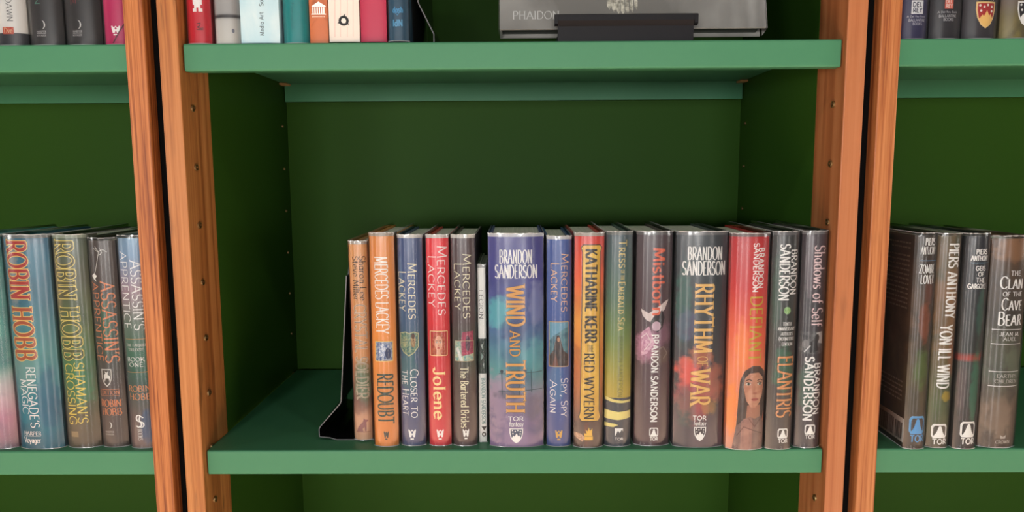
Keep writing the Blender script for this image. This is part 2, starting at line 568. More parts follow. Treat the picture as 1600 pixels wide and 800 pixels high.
ST = [(.08, 0), (.08, 1)]
PB = [(.08, 1), (.32, 1)] + arc(.32, .73, .26, .27, 80, -80) + [(.32, .46), (.08, .46)]
GLYPH = {
    'A': (.8, [[(0, 0), (.4, 1)], [(.4, 1), (.8, 0)], [(.15, .36), (.65, .36)]]),
    'B': (.64, [ST, [(.08, 1), (.32, 1)] + arc(.32, .76, .22, .24, 80, -80) + [(.32, .52), (.08, .52)], [(.3, .52)] + arc(.34, .26, .27, .26, 80, -80) + [(.32, 0), (.08, 0)]]),
    'C': (.76, [arc(.43, .5, .43, .5, 42, 318)]),
    'D': (.76, [ST, [(.08, 1), (.28, 1)] + arc(.3, .5, .44, .5, 85, -85) + [(.28, 0), (.08, 0)]]),
    'E': (.56, [ST, [(.08, 1), (.52, 1)], [(.08, .52), (.44, .52)], [(.08, 0), (.55, 0)]]),
    'F': (.54, [ST, [(.08, 1), (.53, 1)], [(.08, .52), (.43, .52)]]),
    'G': (.8, [arc(.43, .5, .43, .5, 42, 322), [(.77, .1), (.77, .45)], [(.5, .45), (.77, .45)]]),
    'H': (.76, [ST, [(.68, 0), (.68, 1)], [(.08, .52), (.68, .52)]]),
    'I': (.16, [ST]),
    'J': (.44, [[(.36, 1), (.36, .25)] + arc(.18, .2, .18, .2, 0, -165)]),
    'K': (.68, [ST, [(.62, 1), (.08, .42)], [(.22, .56), (.68, 0)]]),
    'L': (.55, [ST, [(.08, 0), (.54, 0)]]),
    'M': (.95, [[(.06, 0), (.14, 1)], [(.14, 1), (.475, .12)], [(.475, .12), (.81, 1)], [(.81, 1), (.89, 0)]]),
    'N': (.76, [[(.08, 0), (.08, 1)], [(.08, 1), (.68, 0)], [(.68, 0), (.68, 1)]]),
    'O': (.86, [arc(.43, .5, .43, .5, 90, 450)]),
    'P': (.6, [ST, PB]),
    'R': (.66, [ST, PB, [(.3, .46), (.68, 0)]]),
    'S': (.56, [arc(.28, .75, .24, .25, 35, 260) + arc(.28, .25, .28, .25, 75, -150)]),
    'T': (.7, [[(.35, 0), (.35, 1)], [(0, 1), (.7, 1)]]),
    'U': (.74, [[(.08, 1), (.08, .32)] + arc(.37, .32, .29, .32, 180, 360) + [(.66, 1)]]),
    'V': (.76, [[(0, 1), (.38, 0)], [(.38, 0), (.76, 1)]]),
    'W': (1.04, [[(0, 1), (.27, 0)], [(.27, 0), (.52, .95)], [(.52, .95), (.77, 0)], [(.77, 0), (1.04, 1)]]),
    'X': (.7, [[(0, 0), (.7, 1)], [(0, 1), (.7, 0)]]),
    'Y': (.7, [[(0, 1), (.35, .48)], [(.7, 1), (.35, .48)], [(.35, .48), (.35, 0)]]),
    'Z': (.66, [[(.04, 1), (.64, 1)], [(.64, 1), (.02, 0)], [(.02, 0), (.66, 0)]]),
    'a': (.54, [arc(.27, .31, .24, .31, 20, 340), [(.5, .62), (.5, 0)]]),
    'b': (.56, [ST, arc(.3, .31, .24, .31, 160, -160)]),
    'd': (.56, [[(.5, 1), (.5, 0)], arc(.27, .31, .24, .31, 20, 340)]),
    'e': (.54, [[(.05, .34), (.52, .34)], arc(.29, .31, .25, .31, 8, 312)]),
    'f': (.36, [[(.16, 0), (.16, .8)] + arc(.32, .8, .16, .2, 180, 50), [(.0, .6), (.34, .6)]]),
    'h': (.54, [ST, [(.08, .4)] + arc(.28, .4, .2, .22, 170, 0) + [(.48, 0)]]),
    'i': (.16, [[(.08, 0), (.08, .62)], [(.08, .82), (.08, .94)]]),
    'l': (.16, [ST]),
    'm': (.9, [[(.08, 0), (.08, .62)], [(.08, .4)] + arc(.27, .4, .19, .22, 170, 0) + [(.46, 0)], [(.46, .4)] + arc(.64, .4, .18, .22, 170, 0) + [(.82, 0)]]),
    'n': (.54, [[(.08, 0), (.08, .62)], [(.08, .4)] + arc(.28, .4, .2, .22, 170, 0) + [(.48, 0)]]),
    'o': (.58, [arc(.29, .31, .27, .31, 90, 450)]),
    'r': (.4, [[(.08, 0), (.08, .62)], [(.08, .36)] + arc(.28, .4, .19, .22, 170, 50)]),
    's': (.4, [arc(.2, .465, .16, .155, 35, 260) + arc(.2, .155, .18, .155, 75, -150)]),
    't': (.36, [[(.16, .9), (.16, .14)] + arc(.3, .14, .14, .14, 180, 300), [(.0, .62), (.34, .62)]]),
    'u': (.54, [[(.08, .62), (.08, .24)] + arc(.27, .24, .19, .24, 180, 360) + [(.46, .62)]]),
    'v': (.5, [[(0, .62), (.25, 0)], [(.25, 0), (.5, .62)]]),
    'w': (.78, [[(0, .62), (.2, 0)], [(.2, 0), (.39, .58)], [(.39, .58), (.58, 0)], [(.58, 0), (.78, .62)]]),
    'y': (.5, [[(0, .62), (.25, 0)], [(.5, .62), (.14, -.26)]]),
    'g': (.54, [arc(.27, .31, .24, .31, 20, 340), [(.5, .62), (.5, -.08)] + arc(.28, -.08, .22, .2, 0, -150)]),
    'k': (.5, [ST, [(.46, .62), (.08, .25)], [(.2, .36), (.5, 0)]]),
    "'": (.14, [[(.1, 1), (.04, .78)]]),
    ',': (.14, [[(.1, .08), (.02, -.18)]]),
    '.': (.12, [[(.06, 0), (.06, .08)]]),
    ' ': (.30, []),
}


def nib(dx, dy, style):
    """pen width (in cap heights) for a stroke direction"""
    tk, tn = style[0], style[1]
    L = math.hypot(dx, dy) or 1
    ang = math.atan2(dy, dx)
    return tn + (tk - tn) * abs(math.sin(ang - 18 * D2R))


STYLES = {  # thick, thin, serif length, letter gap
    'serif': (.15, .05, .26, .20), 'serif_light': (.10, .035, .22, .18), 'serif_bold': (.21, .09, .30, .20),
    'roman': (.13, .055, .18, .16), 'sans': (.13, .13, 0, .17), 'sans_bold': (.20, .17, 0, .20), 'sans_thin': (.07, .07, 0, .22),
    'cond': (.17, .07, 0, .19), 'deco': (.13, .07, .16, .14), 'hair': (.06, .03, .18, .16), 'black': (.21, .07, .12, .15),
}


def text_quads(text, box_w, box_h, style, small=False, extra=0.0):
    """list of quads (4 points each) for the text fitted into box_w x box_h, baseline at the box bottom"""
    st = STYLES[style] if isinstance(style, str) else style
    x = 0
    polys = []
    for ch in text:
        sc = 1.0
        if small and ch.islower():
            ch = ch.upper(); sc = .78
        if ch not in GLYPH:
            ch = ch.upper()
        w, pl = GLYPH[ch]
        for p in pl:
            polys.append(([(x + a * sc, b * sc) for a, b in p], sc))
        x += w * sc + st[3]
    x -= st[3]
    ymin = min(0, min(b for p, _ in polys for a, b in p))
    ymax = max(b for p, _ in polys for a, b in p)
    sx, sy = box_w / x, box_h / (ymax - ymin)
    cap = min(sy, sx * 1.5)
    quads = []
    ends = {}
    for p, _ in polys:
        for e in (p[0], p[-1]):
            k = (round(e[0], 2), round(e[1], 2)); ends[k] = ends.get(k, 0) + 1
    for p, sc in polys:
        q = [(a * sx, (b - ymin) * sy) for a, b in p]
        # resample
        r = [q[0]]
        for a, b in zip(q[:-1], q[1:]):
            L = math.hypot(b[0] - a[0], b[1] - a[1]); n = max(1, int(L / 0.002))
            for i in range(1, n + 1):
                r.append((a[0] + (b[0] - a[0]) * i / n, a[1] + (b[1] - a[1]) * i / n))
        closed = math.hypot(r[0][0] - r[-1][0], r[0][1] - r[-1][1]) < 1e-6
        Ls, Rs = [], []
        m = len(r)
        for i in range(m):
            a = r[i - 1] if i > 0 else (r[m - 2] if closed else r[0])
            b = r[i + 1] if i < m - 1 else (r[1] if closed else r[-1])
            dx, dy = b[0] - a[0], b[1] - a[1]
            L = math.hypot(dx, dy) or 1e-9
            wd = (nib(dx, dy, st) * cap + 2 * extra) / 2
            ex = ey = 0
            if not closed and i in (0, m - 1):
                g = (0.30 * wd if not st[2] else 0) + extra
                sg = -1 if i == 0 else 1
                ex, ey = sg * dx / L * g, sg * dy / L * g
            nx, ny = -dy / L * wd, dx / L * wd
            Ls.append((r[i][0] + nx + ex, r[i][1] + ny + ey)); Rs.append((r[i][0] - nx + ex, r[i][1] - ny + ey))
        for i in range(m - 1):
            quads.append((Ls[i], Rs[i], Rs[i + 1], Ls[i + 1]))
        if st[2] and not closed:
            for (e, nb) in ((0, 1), (-1, -2)):
                k = (round(p[e][0], 2), round(p[e][1], 2))
                if ends[k] > 1: continue
                dx, dy = p[e][0] - p[nb][0], p[e][1] - p[nb][1]
                L = math.hypot(dx, dy) or 1
                cx, cy = q[e]
                s = st[2] * cap / 2 * sc + extra
                t = (st[1] * 0.9 * cap) / 2 + extra
                if abs(dy) / L > .6:
                    dd = -1 if dy > 0 else 1
                    cy2 = cy + dd * t * 0.5
                    quads.append(((cx - s, cy2 - t), (cx + s, cy2 - t), (cx + s, cy2 + t), (cx - s, cy2 + t)))
                elif abs(dx) / L > .8 and len(p) == 2:
                    s2 = s * 0.7
                    quads.append(((cx - t, cy - s2), (cx + t, cy - s2), (cx + t, cy + s2), (cx - t, cy + s2)))
    return quads


# ------------------------------------------------------------------ books
class Spine:
    """spine of a book: width w, height h, rounded by B; maps photo-measured positions to millimetres on the spine"""
    def __init__(s, w, h, corners, crop, B=None, p=2.6):
        s.w, s.h = w, h
        s.B = B if B is not None else min(0.0075, 0.18 * w + 0.0005)
        s.p = p
        s.c = corners      # bl, br, yb, tl, tr, yt
        s.k = crop         # ox, oy, scale

    def y(s, u):
        return s.B * min(1.0, abs(2 * u / s.w)) ** s.p

    def uv(s, x, y, yref=None):
        ox, oy, k = s.k
        px, py = ox + x / k, oy + y / k
        pr = py if yref is None else oy + yref / k
        bl, br, yb, tl, tr, yt = s.c
        t = (yb - pr) / (yb - yt)
        l, r = bl + (tl - bl) * t, br + (tr - br) * t
        return ((px - l) / (r - l) - .5) * s.w, (yb - py) / (yb - yt) * s.h

    def box(s, b):
        ym = (b[1] + b[3]) / 2
        u0, v1 = s.uv(b[0], b[1], ym); u1, v0 = s.uv(b[2], b[3], ym)
        lim = s.w / 2 - .0005
        return max(-lim, u0), max(0.002, v0), min(lim, u1), v1


class Print:
    """printed matter on a spine: stacked thin layers that follow its rounding"""
    def __init__(s, sp):
        s.sp = sp; s.v = []; s.f = []; s.mi = []; s.mats = []; s.layer = 1

    def mat(s, c):
        m = print_mat(c)
        if m not in s.mats: s.mats.append(m)
        return s.mats.index(m)

    def P(s, u, v):
        return (u, s.sp.y(u) - 0.00012 - 0.00005 * s.layer, v)

    def quads(s, qs, c):
        k = s.mat(c)
        for q in qs:
            n = len(s.v)
            s.v += [s.P(*p) for p in q]
            s.f.append(tuple(range(n, n + len(q)))); s.mi.append(k)
        s.layer += 1

    def text(s, txt, b, orient, style, c, small=False, outline=None, flip=False):
        u0, v0, u1, v1 = s.sp.box(b)
        bw, bh = (u1 - u0, v1 - v0) if orient == 'h' else (v1 - v0, u1 - u0)
        def tr(p):
            if orient == 'h': return (u0 + p[0], v0 + p[1])
            if orient == 'down': return (u0 + p[1], v1 - p[0])
            return (u1 - p[1], v0 + p[0])
        if outline:
            s.quads([[tr(p) for p in q] for q in text_quads(txt, bw, bh, style, small, outline[1])], outline[0])
        s.quads([[tr(p) for p in q] for q in text_quads(txt, bw, bh, style, small)], c)

    def poly_uv(s, pts, c):
        bm = bmesh.new()
        try:
            bm.faces.new([bm.verts.new((a, 0, b)) for a, b in pts])
        except ValueError:
            bm.free(); return
        n = 14
        for i in range(1, n):
            u = -s.sp.w / 2 + s.sp.w * i / n
            if min(a for a, b in pts) < u < max(a for a, b in pts):
                bmesh.ops.bisect_plane(bm, geom=bm.verts[:] + bm.edges[:] + bm.faces[:], plane_co=(u, 0, 0), plane_no=(1, 0, 0))
        bmesh.ops.triangulate(bm, faces=bm.faces[:])
        bm.verts.index_update()
        k = s.mat(c); base = len(s.v)
        lim = s.sp.w / 2
        s.v += [s.P(max(-lim, min(lim, v.co.x)), v.co.z) for v in bm.verts]
        for f in bm.faces:
            s.f.append(tuple(base + v.index for v in f.verts)); s.mi.append(k)
        bm.free()
        s.layer += 1

    def poly(s, pts, c):
        ym = sum(p[1] for p in pts) / len(pts)
        s.poly_uv([s.sp.uv(a, b, ym) for a, b in pts], c)

    def rect(s, x0, y0, x1, y1, c):
        s.poly([(x0, y0), (x1, y0), (x1, y1), (x0, y1)], c)

    def ell(s, cx, cy, rx, ry, c, n=20):
        s.poly([(cx + rx * math.cos(2 * math.pi * i / n), cy + ry * math.sin(2 * math.pi * i / n)) for i in range(n)], c)

    def line(s, pts, wd, c):
        """polyline of width wd (crop pixels)"""
        qs = []
        for a, b in zip(pts[:-1], pts[1:]):
            L = math.hypot(b[0] - a[0], b[1] - a[1]) or 1
            n = max(1, int(L / 8))
            nx, ny = -(b[1] - a[1]) / L * wd / 2, (b[0] - a[0]) / L * wd / 2
            for i in range(n):
                p = (a[0] + (b[0] - a[0]) * i / n, a[1] + (b[1] - a[1]) * i / n)
                q = (a[0] + (b[0] - a[0]) * (i + 1) / n, a[1] + (b[1] - a[1]) * (i + 1) / n)
                qs.append([s.sp.uv(p[0] + nx, p[1] + ny), s.sp.uv(q[0] + nx, q[1] + ny), s.sp.uv(q[0] - nx, q[1] - ny), s.sp.uv(p[0] - nx, p[1] - ny)])
        s.quads(qs, c)

    def frame(s, x0, y0, x1, y1, wd, c):
        s.line([(x0, y0), (x1, y0), (x1, y1), (x0, y1), (x0, y0)], wd, c)

    def build(s, name, parent):
        if not s.f: return
        me = bpy.data.meshes.new(name)
        me.from_pydata(s.v, [], s.f)
        for m in s.mats: me.materials.append(m)
        for p, k in zip(me.polygons, s.mi): p.material_index = k
        o = bpy.data.objects.new(name, me)
        COL.objects.link(o)
        o.parent = parent
        return o


# emblems, all drawn into a crop-pixel box
def em_daw(p, b, c, bg=None):
    x0, y0, x1, y1 = b; w, h = x1 - x0, y1 - y0
    P = lambda a, d: (x0 + a * w, y0 + d * h)
    p.poly([P(0, .05), P(.12, 0), P(.3, .2), P(.5, .02), P(.7, .2), P(.88, 0), P(1, .05), P(.86, .75), P(.66, .78), P(.5, .5), P(.34, .78), P(.14, .75)], c)
    if bg: p.ell(x0 + .5 * w, y0 + .3 * h, .12 * w, .12 * h, bg, 10)
    p.rect(x0 + .28 * w, y0 + .86 * h, x0 + .72 * w, y0 + h, c)


def em_mountain(p, b, c, bg, word=True):
    x0, y0, x1, y1 = b; w, h = x1 - x0, y1 - y0
    P = lambda a, d: (x0 + a * w, y0 + d * h)
    p.poly([P(.12, 0), P(.88, 0), P(1, .12), P(1, .58), P(.9, .7), P(.1, .7), P(0, .58), P(0, .12)], c)
    p.poly([P(.2, .08), P(.8, .08), P(.89, .18), P(.89, .56), P(.82, .62), P(.18, .62), P(.11, .56), P(.11, .18)], bg)
    p.poly([P(.42, .14), P(.5, .09), P(.6, .14), P(.7, .4), P(.86, .6), P(.86, .7), P(.14, .7), P(.14, .6), P(.3, .4)], c)
    if word: p.text('TOR', (x0 + .06 * w, y0 + .75 * h, x1 - .06 * w, y1), 'h', 'sans_bold', c)


def em_shield(p, b, c, fill, peak, star):
    x0, y0, x1, y1 = b; w, h = x1 - x0, y1 - y0
    P = lambda a, d: (x0 + a * w, y0 + d * h)
    out = [P(0, 0), P(1, 0), P(1, .3), P(.92, .6), P(.74, .86), P(.5, 1), P(.26, .86), P(.08, .6), P(0, .3)]
    cx, cy = x0 + w / 2, y0 + h * .45
    p.poly(out, c)
    p.poly([(cx + (a - cx) * .84, cy + (d - cy) * .86) for a, d in out], fill)
    p.poly([P(.16, .64), P(.3, .48), P(.38, .54), P(.52, .32), P(.64, .52), P(.72, .46), P(.84, .64), P(.7, .84), P(.5, .95), P(.3, .84)], peak)
    for a, d in ((.22, .14), (.42, .2), (.6, .13), (.8, .2), (.25, .34), (.78, .36)):
        p.ell(x0 + a * w, y0 + d * h, .06 * w, .05 * h, star, 6)


def em_crescent(p, b, c):
    x0, y0, x1, y1 = b; cx, cy, r = (x0 + x1) / 2, (y0 + y1) / 2, (y1 - y0) / 2
    a = [(cx + r * .9 * math.cos(t * D2R) - r * .3, cy + r * math.sin(t * D2R)) for t in range(-85, 90, 14)]
    d = [(cx + r * .62 * math.cos(t * D2R) - r * .3, cy + r * .98 * math.sin(t * D2R)) for t in range(80, -85, -14)]
    p.poly(a + d, c)


def face(p, b, hair, skin, lip, bg=None, frame=None):
    x0, y0, x1, y1 = b; w, h = x1 - x0, y1 - y0
    E_ = lambda a, d, rx, ry, c, n=18: p.ell(x0 + a * w, y0 + d * h, rx * w, ry * h, c, n)
    if bg: p.rect(x0, y0, x1, y1, bg)
    P = lambda a, d: (x0 + a * w, y0 + d * h)
    p.poly([P(.5, .04), P(.72, .1), P(.86, .34), P(.9, .7), P(.95, 1), P(.05, 1), P(.1, .7), P(.14, .34), P(.28, .1)], hair)
    p.poly([P(.4, .7), P(.6, .7), P(.64, 1), P(.36, 1)], skin)
    E_(.5, .5, .23, .32, skin)
    for a in (.4, .6):
        E_(a, .46, .06, .03, (240, 235, 225), 8); E_(a, .46, .03, .03, (50, 60, 60), 8)
        p.rect(x0 + (a - .07) * w, y0 + .39 * h, x0 + (a + .07) * w, y0 + .41 * h, (90, 50, 35))
    E_(.5, .6, .035, .025, (190, 120, 100), 8)
    E_(.5, .69, .08, .025, lip, 10)
    if frame: p.frame(x0, y0, x1, y1, w * .045, frame)


def book(label, x0, x1, yf, h, stops, corners=None, crop=(0, 0, 1), prints=(), mottle=None, blobs=(), depth=0.162, z0=0.0,
         film=True, liner=None, B=None, name='hardcover_book', group=None, cover=None, hc=None, pages=None, rotz=0.0):
    gap = 0.0010 if film else 0.0002
    w = (x1 - x0) - 2 * gap
    xc = (x0 + x1) / 2
    t = empty(name, (xc, yf, z0))
    if rotz: t.rotation_euler = (0, 0, rotz)
    tag(t, label, 'book', group)
    jh = (h - 0.0035) if film else h
    if corners is None:
        corners = (0, 1, 1, 0, 1, 0)
    # the photo's corner marks span the whole film height
    sp = Spine(w, h, corners, crop, B)
    bl = []
    for (cx, cy, rx, ry, c, amt) in blobs:
        u, v = sp.uv(cx, cy); u2, v2 = sp.uv(cx + rx, cy + ry, cy)
        bl.append((u, v, 1.35 * abs(u2 - u), 1.3 * abs(v2 - v), c, amt))
    mt = jacket_mat('jacket_%d' % len(bpy.data.materials), h, stops, mottle, bl)
    # jacket: two boards joined by a rounded spine
    n = 18
    us = [-w / 2 + w * (0.5 - 0.5 * math.cos(math.pi * i / n)) for i in range(n + 1)]
    tk = min(0.0024, w * .2)
    prof = [(-w / 2, depth)] + [(u, sp.y(u)) for u in us] + [(w / 2, depth), (w / 2 - tk, depth)]
    prof += [(u * (w - 2 * tk) / w, sp.y(u) + tk) for u in reversed(us)] + [(-w / 2 + tk, depth)]
    bm = bmesh.new()
    extrude_profile(bm, prof, 'z', 0.0006, jh)
    j = bm_obj('dust_jacket', bm, mt, t)
    me = j.data
    for p in me.polygons:
        p.use_smooth = abs(p.normal.z) < .5
    me.set_sharp_from_angle(angle=0.7)
    # page block
    bm = bmesh.new()
    add_box(bm, -w / 2 + tk + .0002, w / 2 - tk - .0002, sp.B + tk + .0005, depth - 0.004, 0.003, jh - 0.0025)
    bm_obj('page_block', bm, pages or M_PAGES, t)
    if film:
        o = 0.0009
        pr = [(-w / 2 - o, depth + .001)] + [(u * (w + 2 * o) / w, sp.y(u) - o) for u in us] + [(w / 2 + o, depth + .001)]
        bm = bmesh.new()
        rows = []
        zs = [0.0003, 0.0011, 0.006, 0.014] + [0.014 + (h - 0.028) * i / 6 for i in range(1, 7)] + [h - .006, h - .0009, h]
        rnd = random.Random(int(x0 * 1e5))
        for z in zs:
            row = []
            for (a, b_) in pr:
                jy = 0.0
                if z < .001 or z > h - .001:
                    jy = rnd.uniform(-.0004, .0002)
                row.append(bm.verts.new((a, b_ + jy, z + (rnd.uniform(-.0006, .0004) if z > h - .001 else 0))))
            rows.append(row)
        for k, (r0, r1) in enumerate(zip(rows[:-1], rows[1:])):
            for i in range(len(pr) - 1):
                f = bm.faces.new((r0[i], r0[i + 1], r1[i + 1], r1[i]))
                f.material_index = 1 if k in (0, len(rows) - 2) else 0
        fo = bm_obj('clear_film', bm, M_FILM, t, smooth=True)
        fo.data.materials.append(M_FILM_GLINT)
        if liner:
            o = 0.0003
            pl = [(-w / 2 - o, sp.B + .02)] + [(u * (w + 2 * o) / w, sp.y(u) - o) for u in us] + [(w / 2 + o, sp.B + .02)]
            bm = bmesh.new()
            lo = [bm.verts.new((a, b_, jh - .0008)) for a, b_ in pl]
            hi = [bm.verts.new((a, b_, h - .0006 + rnd.uniform(-.0004, .0004))) for a, b_ in pl]
            for i in range(len(pl) - 1):
                bm.faces.new((lo[i], lo[i + 1], hi[i + 1], hi[i]))
            bm_obj('paper_liner', bm, print_mat(liner), t, smooth=True)
    layer = 1
    for nm, fn in prints:
        pt = Print(sp); pt.layer = layer
        fn(pt)
        pt.build(nm, t)
        layer = pt.layer if pt.layer < 8 else 2
    return t, sp


def lay(rows):
    """rows -> print function; each row is (method, args...)"""
    def fn(p):
        for r in rows:
            if r[0] == 'text': p.text(*r[1:6], **(r[6] if len(r) > 6 else {}))
            elif callable(r[0]): r[0](p, *r[1:])
            else: getattr(p, r[0])(*r[1:])
    return fn


SC = {'small': True}
K7, K8, K9, K10 = (490, 330, 2.104), (750, 330, 2.105), (930, 330, 2.105), (1120, 330, 2.053)
K5, K6 = (0, 330, 2.05), (1350, 330, 2.052)
WHITE, CREAM = (246, 244, 240), (244, 236, 205)

#---BOOKS---
# ---- central row, left to right
ROW = 'hardcovers in the central lower row'
GOLD = (226, 172, 92)

book('thin peach hardcover with a small seated dog, right beside the black bookend', -.1836, -.1618, .0258, .2300,
     [(0, (206, 172, 146)), (.12, (200, 160, 134)), (.2, (122, 92, 80)), (.34, (140, 110, 88)), (.42, (206, 158, 112)), (1, (218, 170, 120))],
     (550.8, 580, 690, 544.7, 575.5, 376), K7, z0=.0016, liner=(176, 168, 158), group=ROW,
     blobs=[(160, 560, 26, 70, (96, 132, 104), .7), (140, 640, 30, 30, (120, 78, 70), .5), (120, 400, 14, 160, (196, 120, 96), .4)],
     prints=[('author_name', lay([('text', 'Sharon Lee', (155, 148, 177, 290), 'down', 'roman', (44, 34, 28)), ('text', 'Steve Miller', (131, 148, 152, 290), 'down', 'roman', (44, 34, 28))])),
             ('title', lay([('text', 'CRYSTAL SOLDIER', (136, 305, 178, 615), 'down', 'hair', (120, 90, 66), {'outline': ((246, 232, 205), .00035)})])),
             ('dog_picture', lay([('poly', [(137, 727), (142, 712), (152, 702), (160, 694), (163, 682), (167, 687), (176, 688), (178, 692), (171, 696), (172, 705), (171, 726), (166, 726), (165, 712), (158, 718), (160, 728)], (150, 92, 92)), ('line', [(134, 729), (184, 729)], 1.6, (150, 92, 80))]))])

book('orange hardcover with white author lettering and dark green title', -.1576, -.1290, .0103, .2418,
     [(0, (214, 148, 84)), (.5, (226, 162, 90)), (1, (218, 160, 100))], (582.7, 622, 698, 575.5, 617, 363), K7, liner=(170, 160, 146), group=ROW,
     mottle=((200, 126, 62), 26, .5, .75, .5, .3),
     prints=[('author_name', lay([('text', 'MERCEDES LACKEY', (203, 148, 248, 395), 'down', 'deco', WHITE)])),
             ('picture', lay([('rect', 201, 422, 262, 487, ((70, 96, 150), (188, 196, 206), 420)), ('ell', 226, 452, 12, 22, ((240, 240, 240), (120, 140, 180), 500)), ('ell', 246, 462, 10, 18, (44, 60, 104)), ('frame', 201, 422, 262, 487, 2.5, (240, 214, 130))])),
             ('title', lay([('text', 'REDOUBT', (208, 530, 262, 695), 'down', 'deco', (44, 70, 56))])),
             ('publisher_emblem', lay([(em_daw, (228, 722, 246, 750), (60, 60, 50))]))])

book('slate blue hardcover with a shield-shaped picture on its spine', -.1272, -.0984, .012, .2394,
     [(0, (92, 94, 122)), (.3, (80, 88, 124)), (.5, (66, 100, 122)), (.75, (72, 92, 134)), (1, (78, 96, 134))], (625.5, 666, 697, 619, 660, 366), K7, liner=(206, 204, 200), group=ROW,
     blobs=[(310, 520, 30, 70, (66, 120, 116), .6), (280, 250, 12, 100, (110, 140, 160), .4)], mottle=((50, 66, 104), 40, .5, .7, .5, .25),
     prints=[('author_name', lay([('text', 'Mercedes', (311, 168, 342, 348), 'down', 'roman', CREAM, SC), ('text', 'Lackey', (273, 195, 305, 322), 'down', 'roman', CREAM, SC)])),
             ('picture', lay([('poly', [(281, 396), (300, 391), (314, 396), (330, 391), (347, 396), (346, 440), (330, 460), (313, 470), (294, 458), (282, 438)], ((60, 112, 110), (150, 170, 130), 380)),
                              ('ell', 328, 420, 9, 22, ((200, 170, 120), (110, 70, 50), 600)), ('ell', 328, 404, 6, 9, (86, 56, 40)), ('ell', 298, 424, 10, 16, ((190, 186, 140), (80, 120, 110), 500)),
                              ('line', [(281, 396), (300, 391), (314, 396), (330, 391), (347, 396), (346, 440), (330, 460), (313, 470), (294, 458), (282, 438), (281, 396)], 2.4, (206, 202, 150))])),
             ('title', lay([('text', 'Closer to', (319, 515, 347, 675), 'down', 'roman', WHITE, SC), ('text', 'the Heart', (288, 518, 313, 668), 'down', 'roman', WHITE, SC)])),
             ('publisher_emblem', lay([(em_daw, (309, 715, 337, 750), WHITE, (80, 88, 120))]))])

book('bright red hardcover with a framed portrait of a red-haired woman', -.0959, -.0694, .0118, .2393,
     [(0, (196, 66, 76)), (.5, (206, 58, 70)), (1, (212, 70, 80))], (669, 707, 697, 664, 700.5, 366), K7, liner=(206, 200, 196), group=ROW,
     mottle=((188, 40, 54), 30, .5, .7, .6, .25),
     prints=[('author_name', lay([('text', 'Mercedes', (408, 113, 440, 335), 'down', 'roman', WHITE, SC), ('text', 'Lackey', (375, 145, 403, 308), 'down', 'roman', WHITE, SC)])),
             ('portrait', lay([(face, (381, 388, 441, 468), ((168, 66, 40), (206, 104, 64), 300), (228, 176, 144), (190, 70, 66), (196, 60, 56), (240, 214, 160))])),
             ('title', lay([('text', 'Jolene', (393, 512, 435, 678), 'down', 'serif_bold', (250, 232, 170))])),
             ('publisher_emblem', lay([(em_daw, (403, 715, 430, 750), WHITE, (196, 60, 70))]))])

book('dark brown hardcover with a pink and teal picture between cream author and title', -.0683, -.0407, .0115, .2391,
     [(0, (92, 72, 72)), (.3, (82, 64, 60)), (.45, (70, 82, 66)), (.6, (84, 66, 68)), (1, (90, 74, 78))], (707.7, 745.7, 697, 703, 743, 366), K7, liner=(206, 202, 196), group=ROW,
     mottle=((66, 46, 48), 34, .5, .7, .6, .25),
     prints=[('author_name', lay([('text', 'Mercedes', (492, 138, 521, 345), 'down', 'roman', CREAM, SC), ('text', 'Lackey', (461, 168, 487, 318), 'down', 'roman', CREAM, SC)])),
             ('picture', lay([('poly', [(463, 420), (485, 418), (488, 392), (527, 388), (528, 487), (462, 487)], ((196, 72, 104), (150, 50, 80), 350)), ('poly', [(463, 420), (484, 420), (486, 470), (527, 462), (528, 487), (462, 487)], ((110, 168, 170), (206, 206, 170), 420)), ('ell', 508, 428, 8, 26, ((120, 60, 90), (70, 40, 60), 500)), ('poly', [(466, 446), (474, 440), (492, 486), (480, 486)], (226, 226, 220)), ('frame', 462, 420, 528, 487, 1.4, (206, 176, 140))])),
             ('title', lay([('text', 'The Bartered Brides', (483, 507, 510, 710), 'down', 'roman', CREAM)])),
             ('publisher_emblem', lay([(em_daw, (489, 714, 512, 748), WHITE, (90, 70, 70))]))])

book('very thin white book with a dark green middle band, shortest of the row', -.0402, -.0297, .0228, .2050,
     [(0, (226, 226, 222)), (1, (230, 230, 226))], (748, 762, 691, 744, 760, 413), K7, liner=(150, 150, 148), group=ROW, B=.0012, depth=.14,
     prints=[('middle_band', lay([('rect', 536, 415, 576, 530, ((34, 62, 50), (22, 36, 34), 200)), ('poly', [(548, 436), (558, 432), (556, 452)], (150, 168, 160)), ('poly', [(552, 462), (560, 474), (550, 486)], (120, 150, 140)), ('poly', [(556, 500), (563, 494), (562, 512)], (140, 156, 150))])),
             ('title', lay([('text', 'LEGION', (542, 258, 559, 350), 'down', 'serif', (40, 44, 44))])),
             ('author_name', lay([('text', 'BRANDON SANDERSON', (552, 545, 567, 698), 'down', 'roman', (70, 128, 124))])),
             ('publisher_emblem', lay([('poly', [(551, 706), (571, 706), (562, 720)], (20, 20, 20)), ('ell', 561, 732, 8, 8, (20, 20, 20)), ('ell', 561, 732, 4, 4, (220, 220, 216))]))])

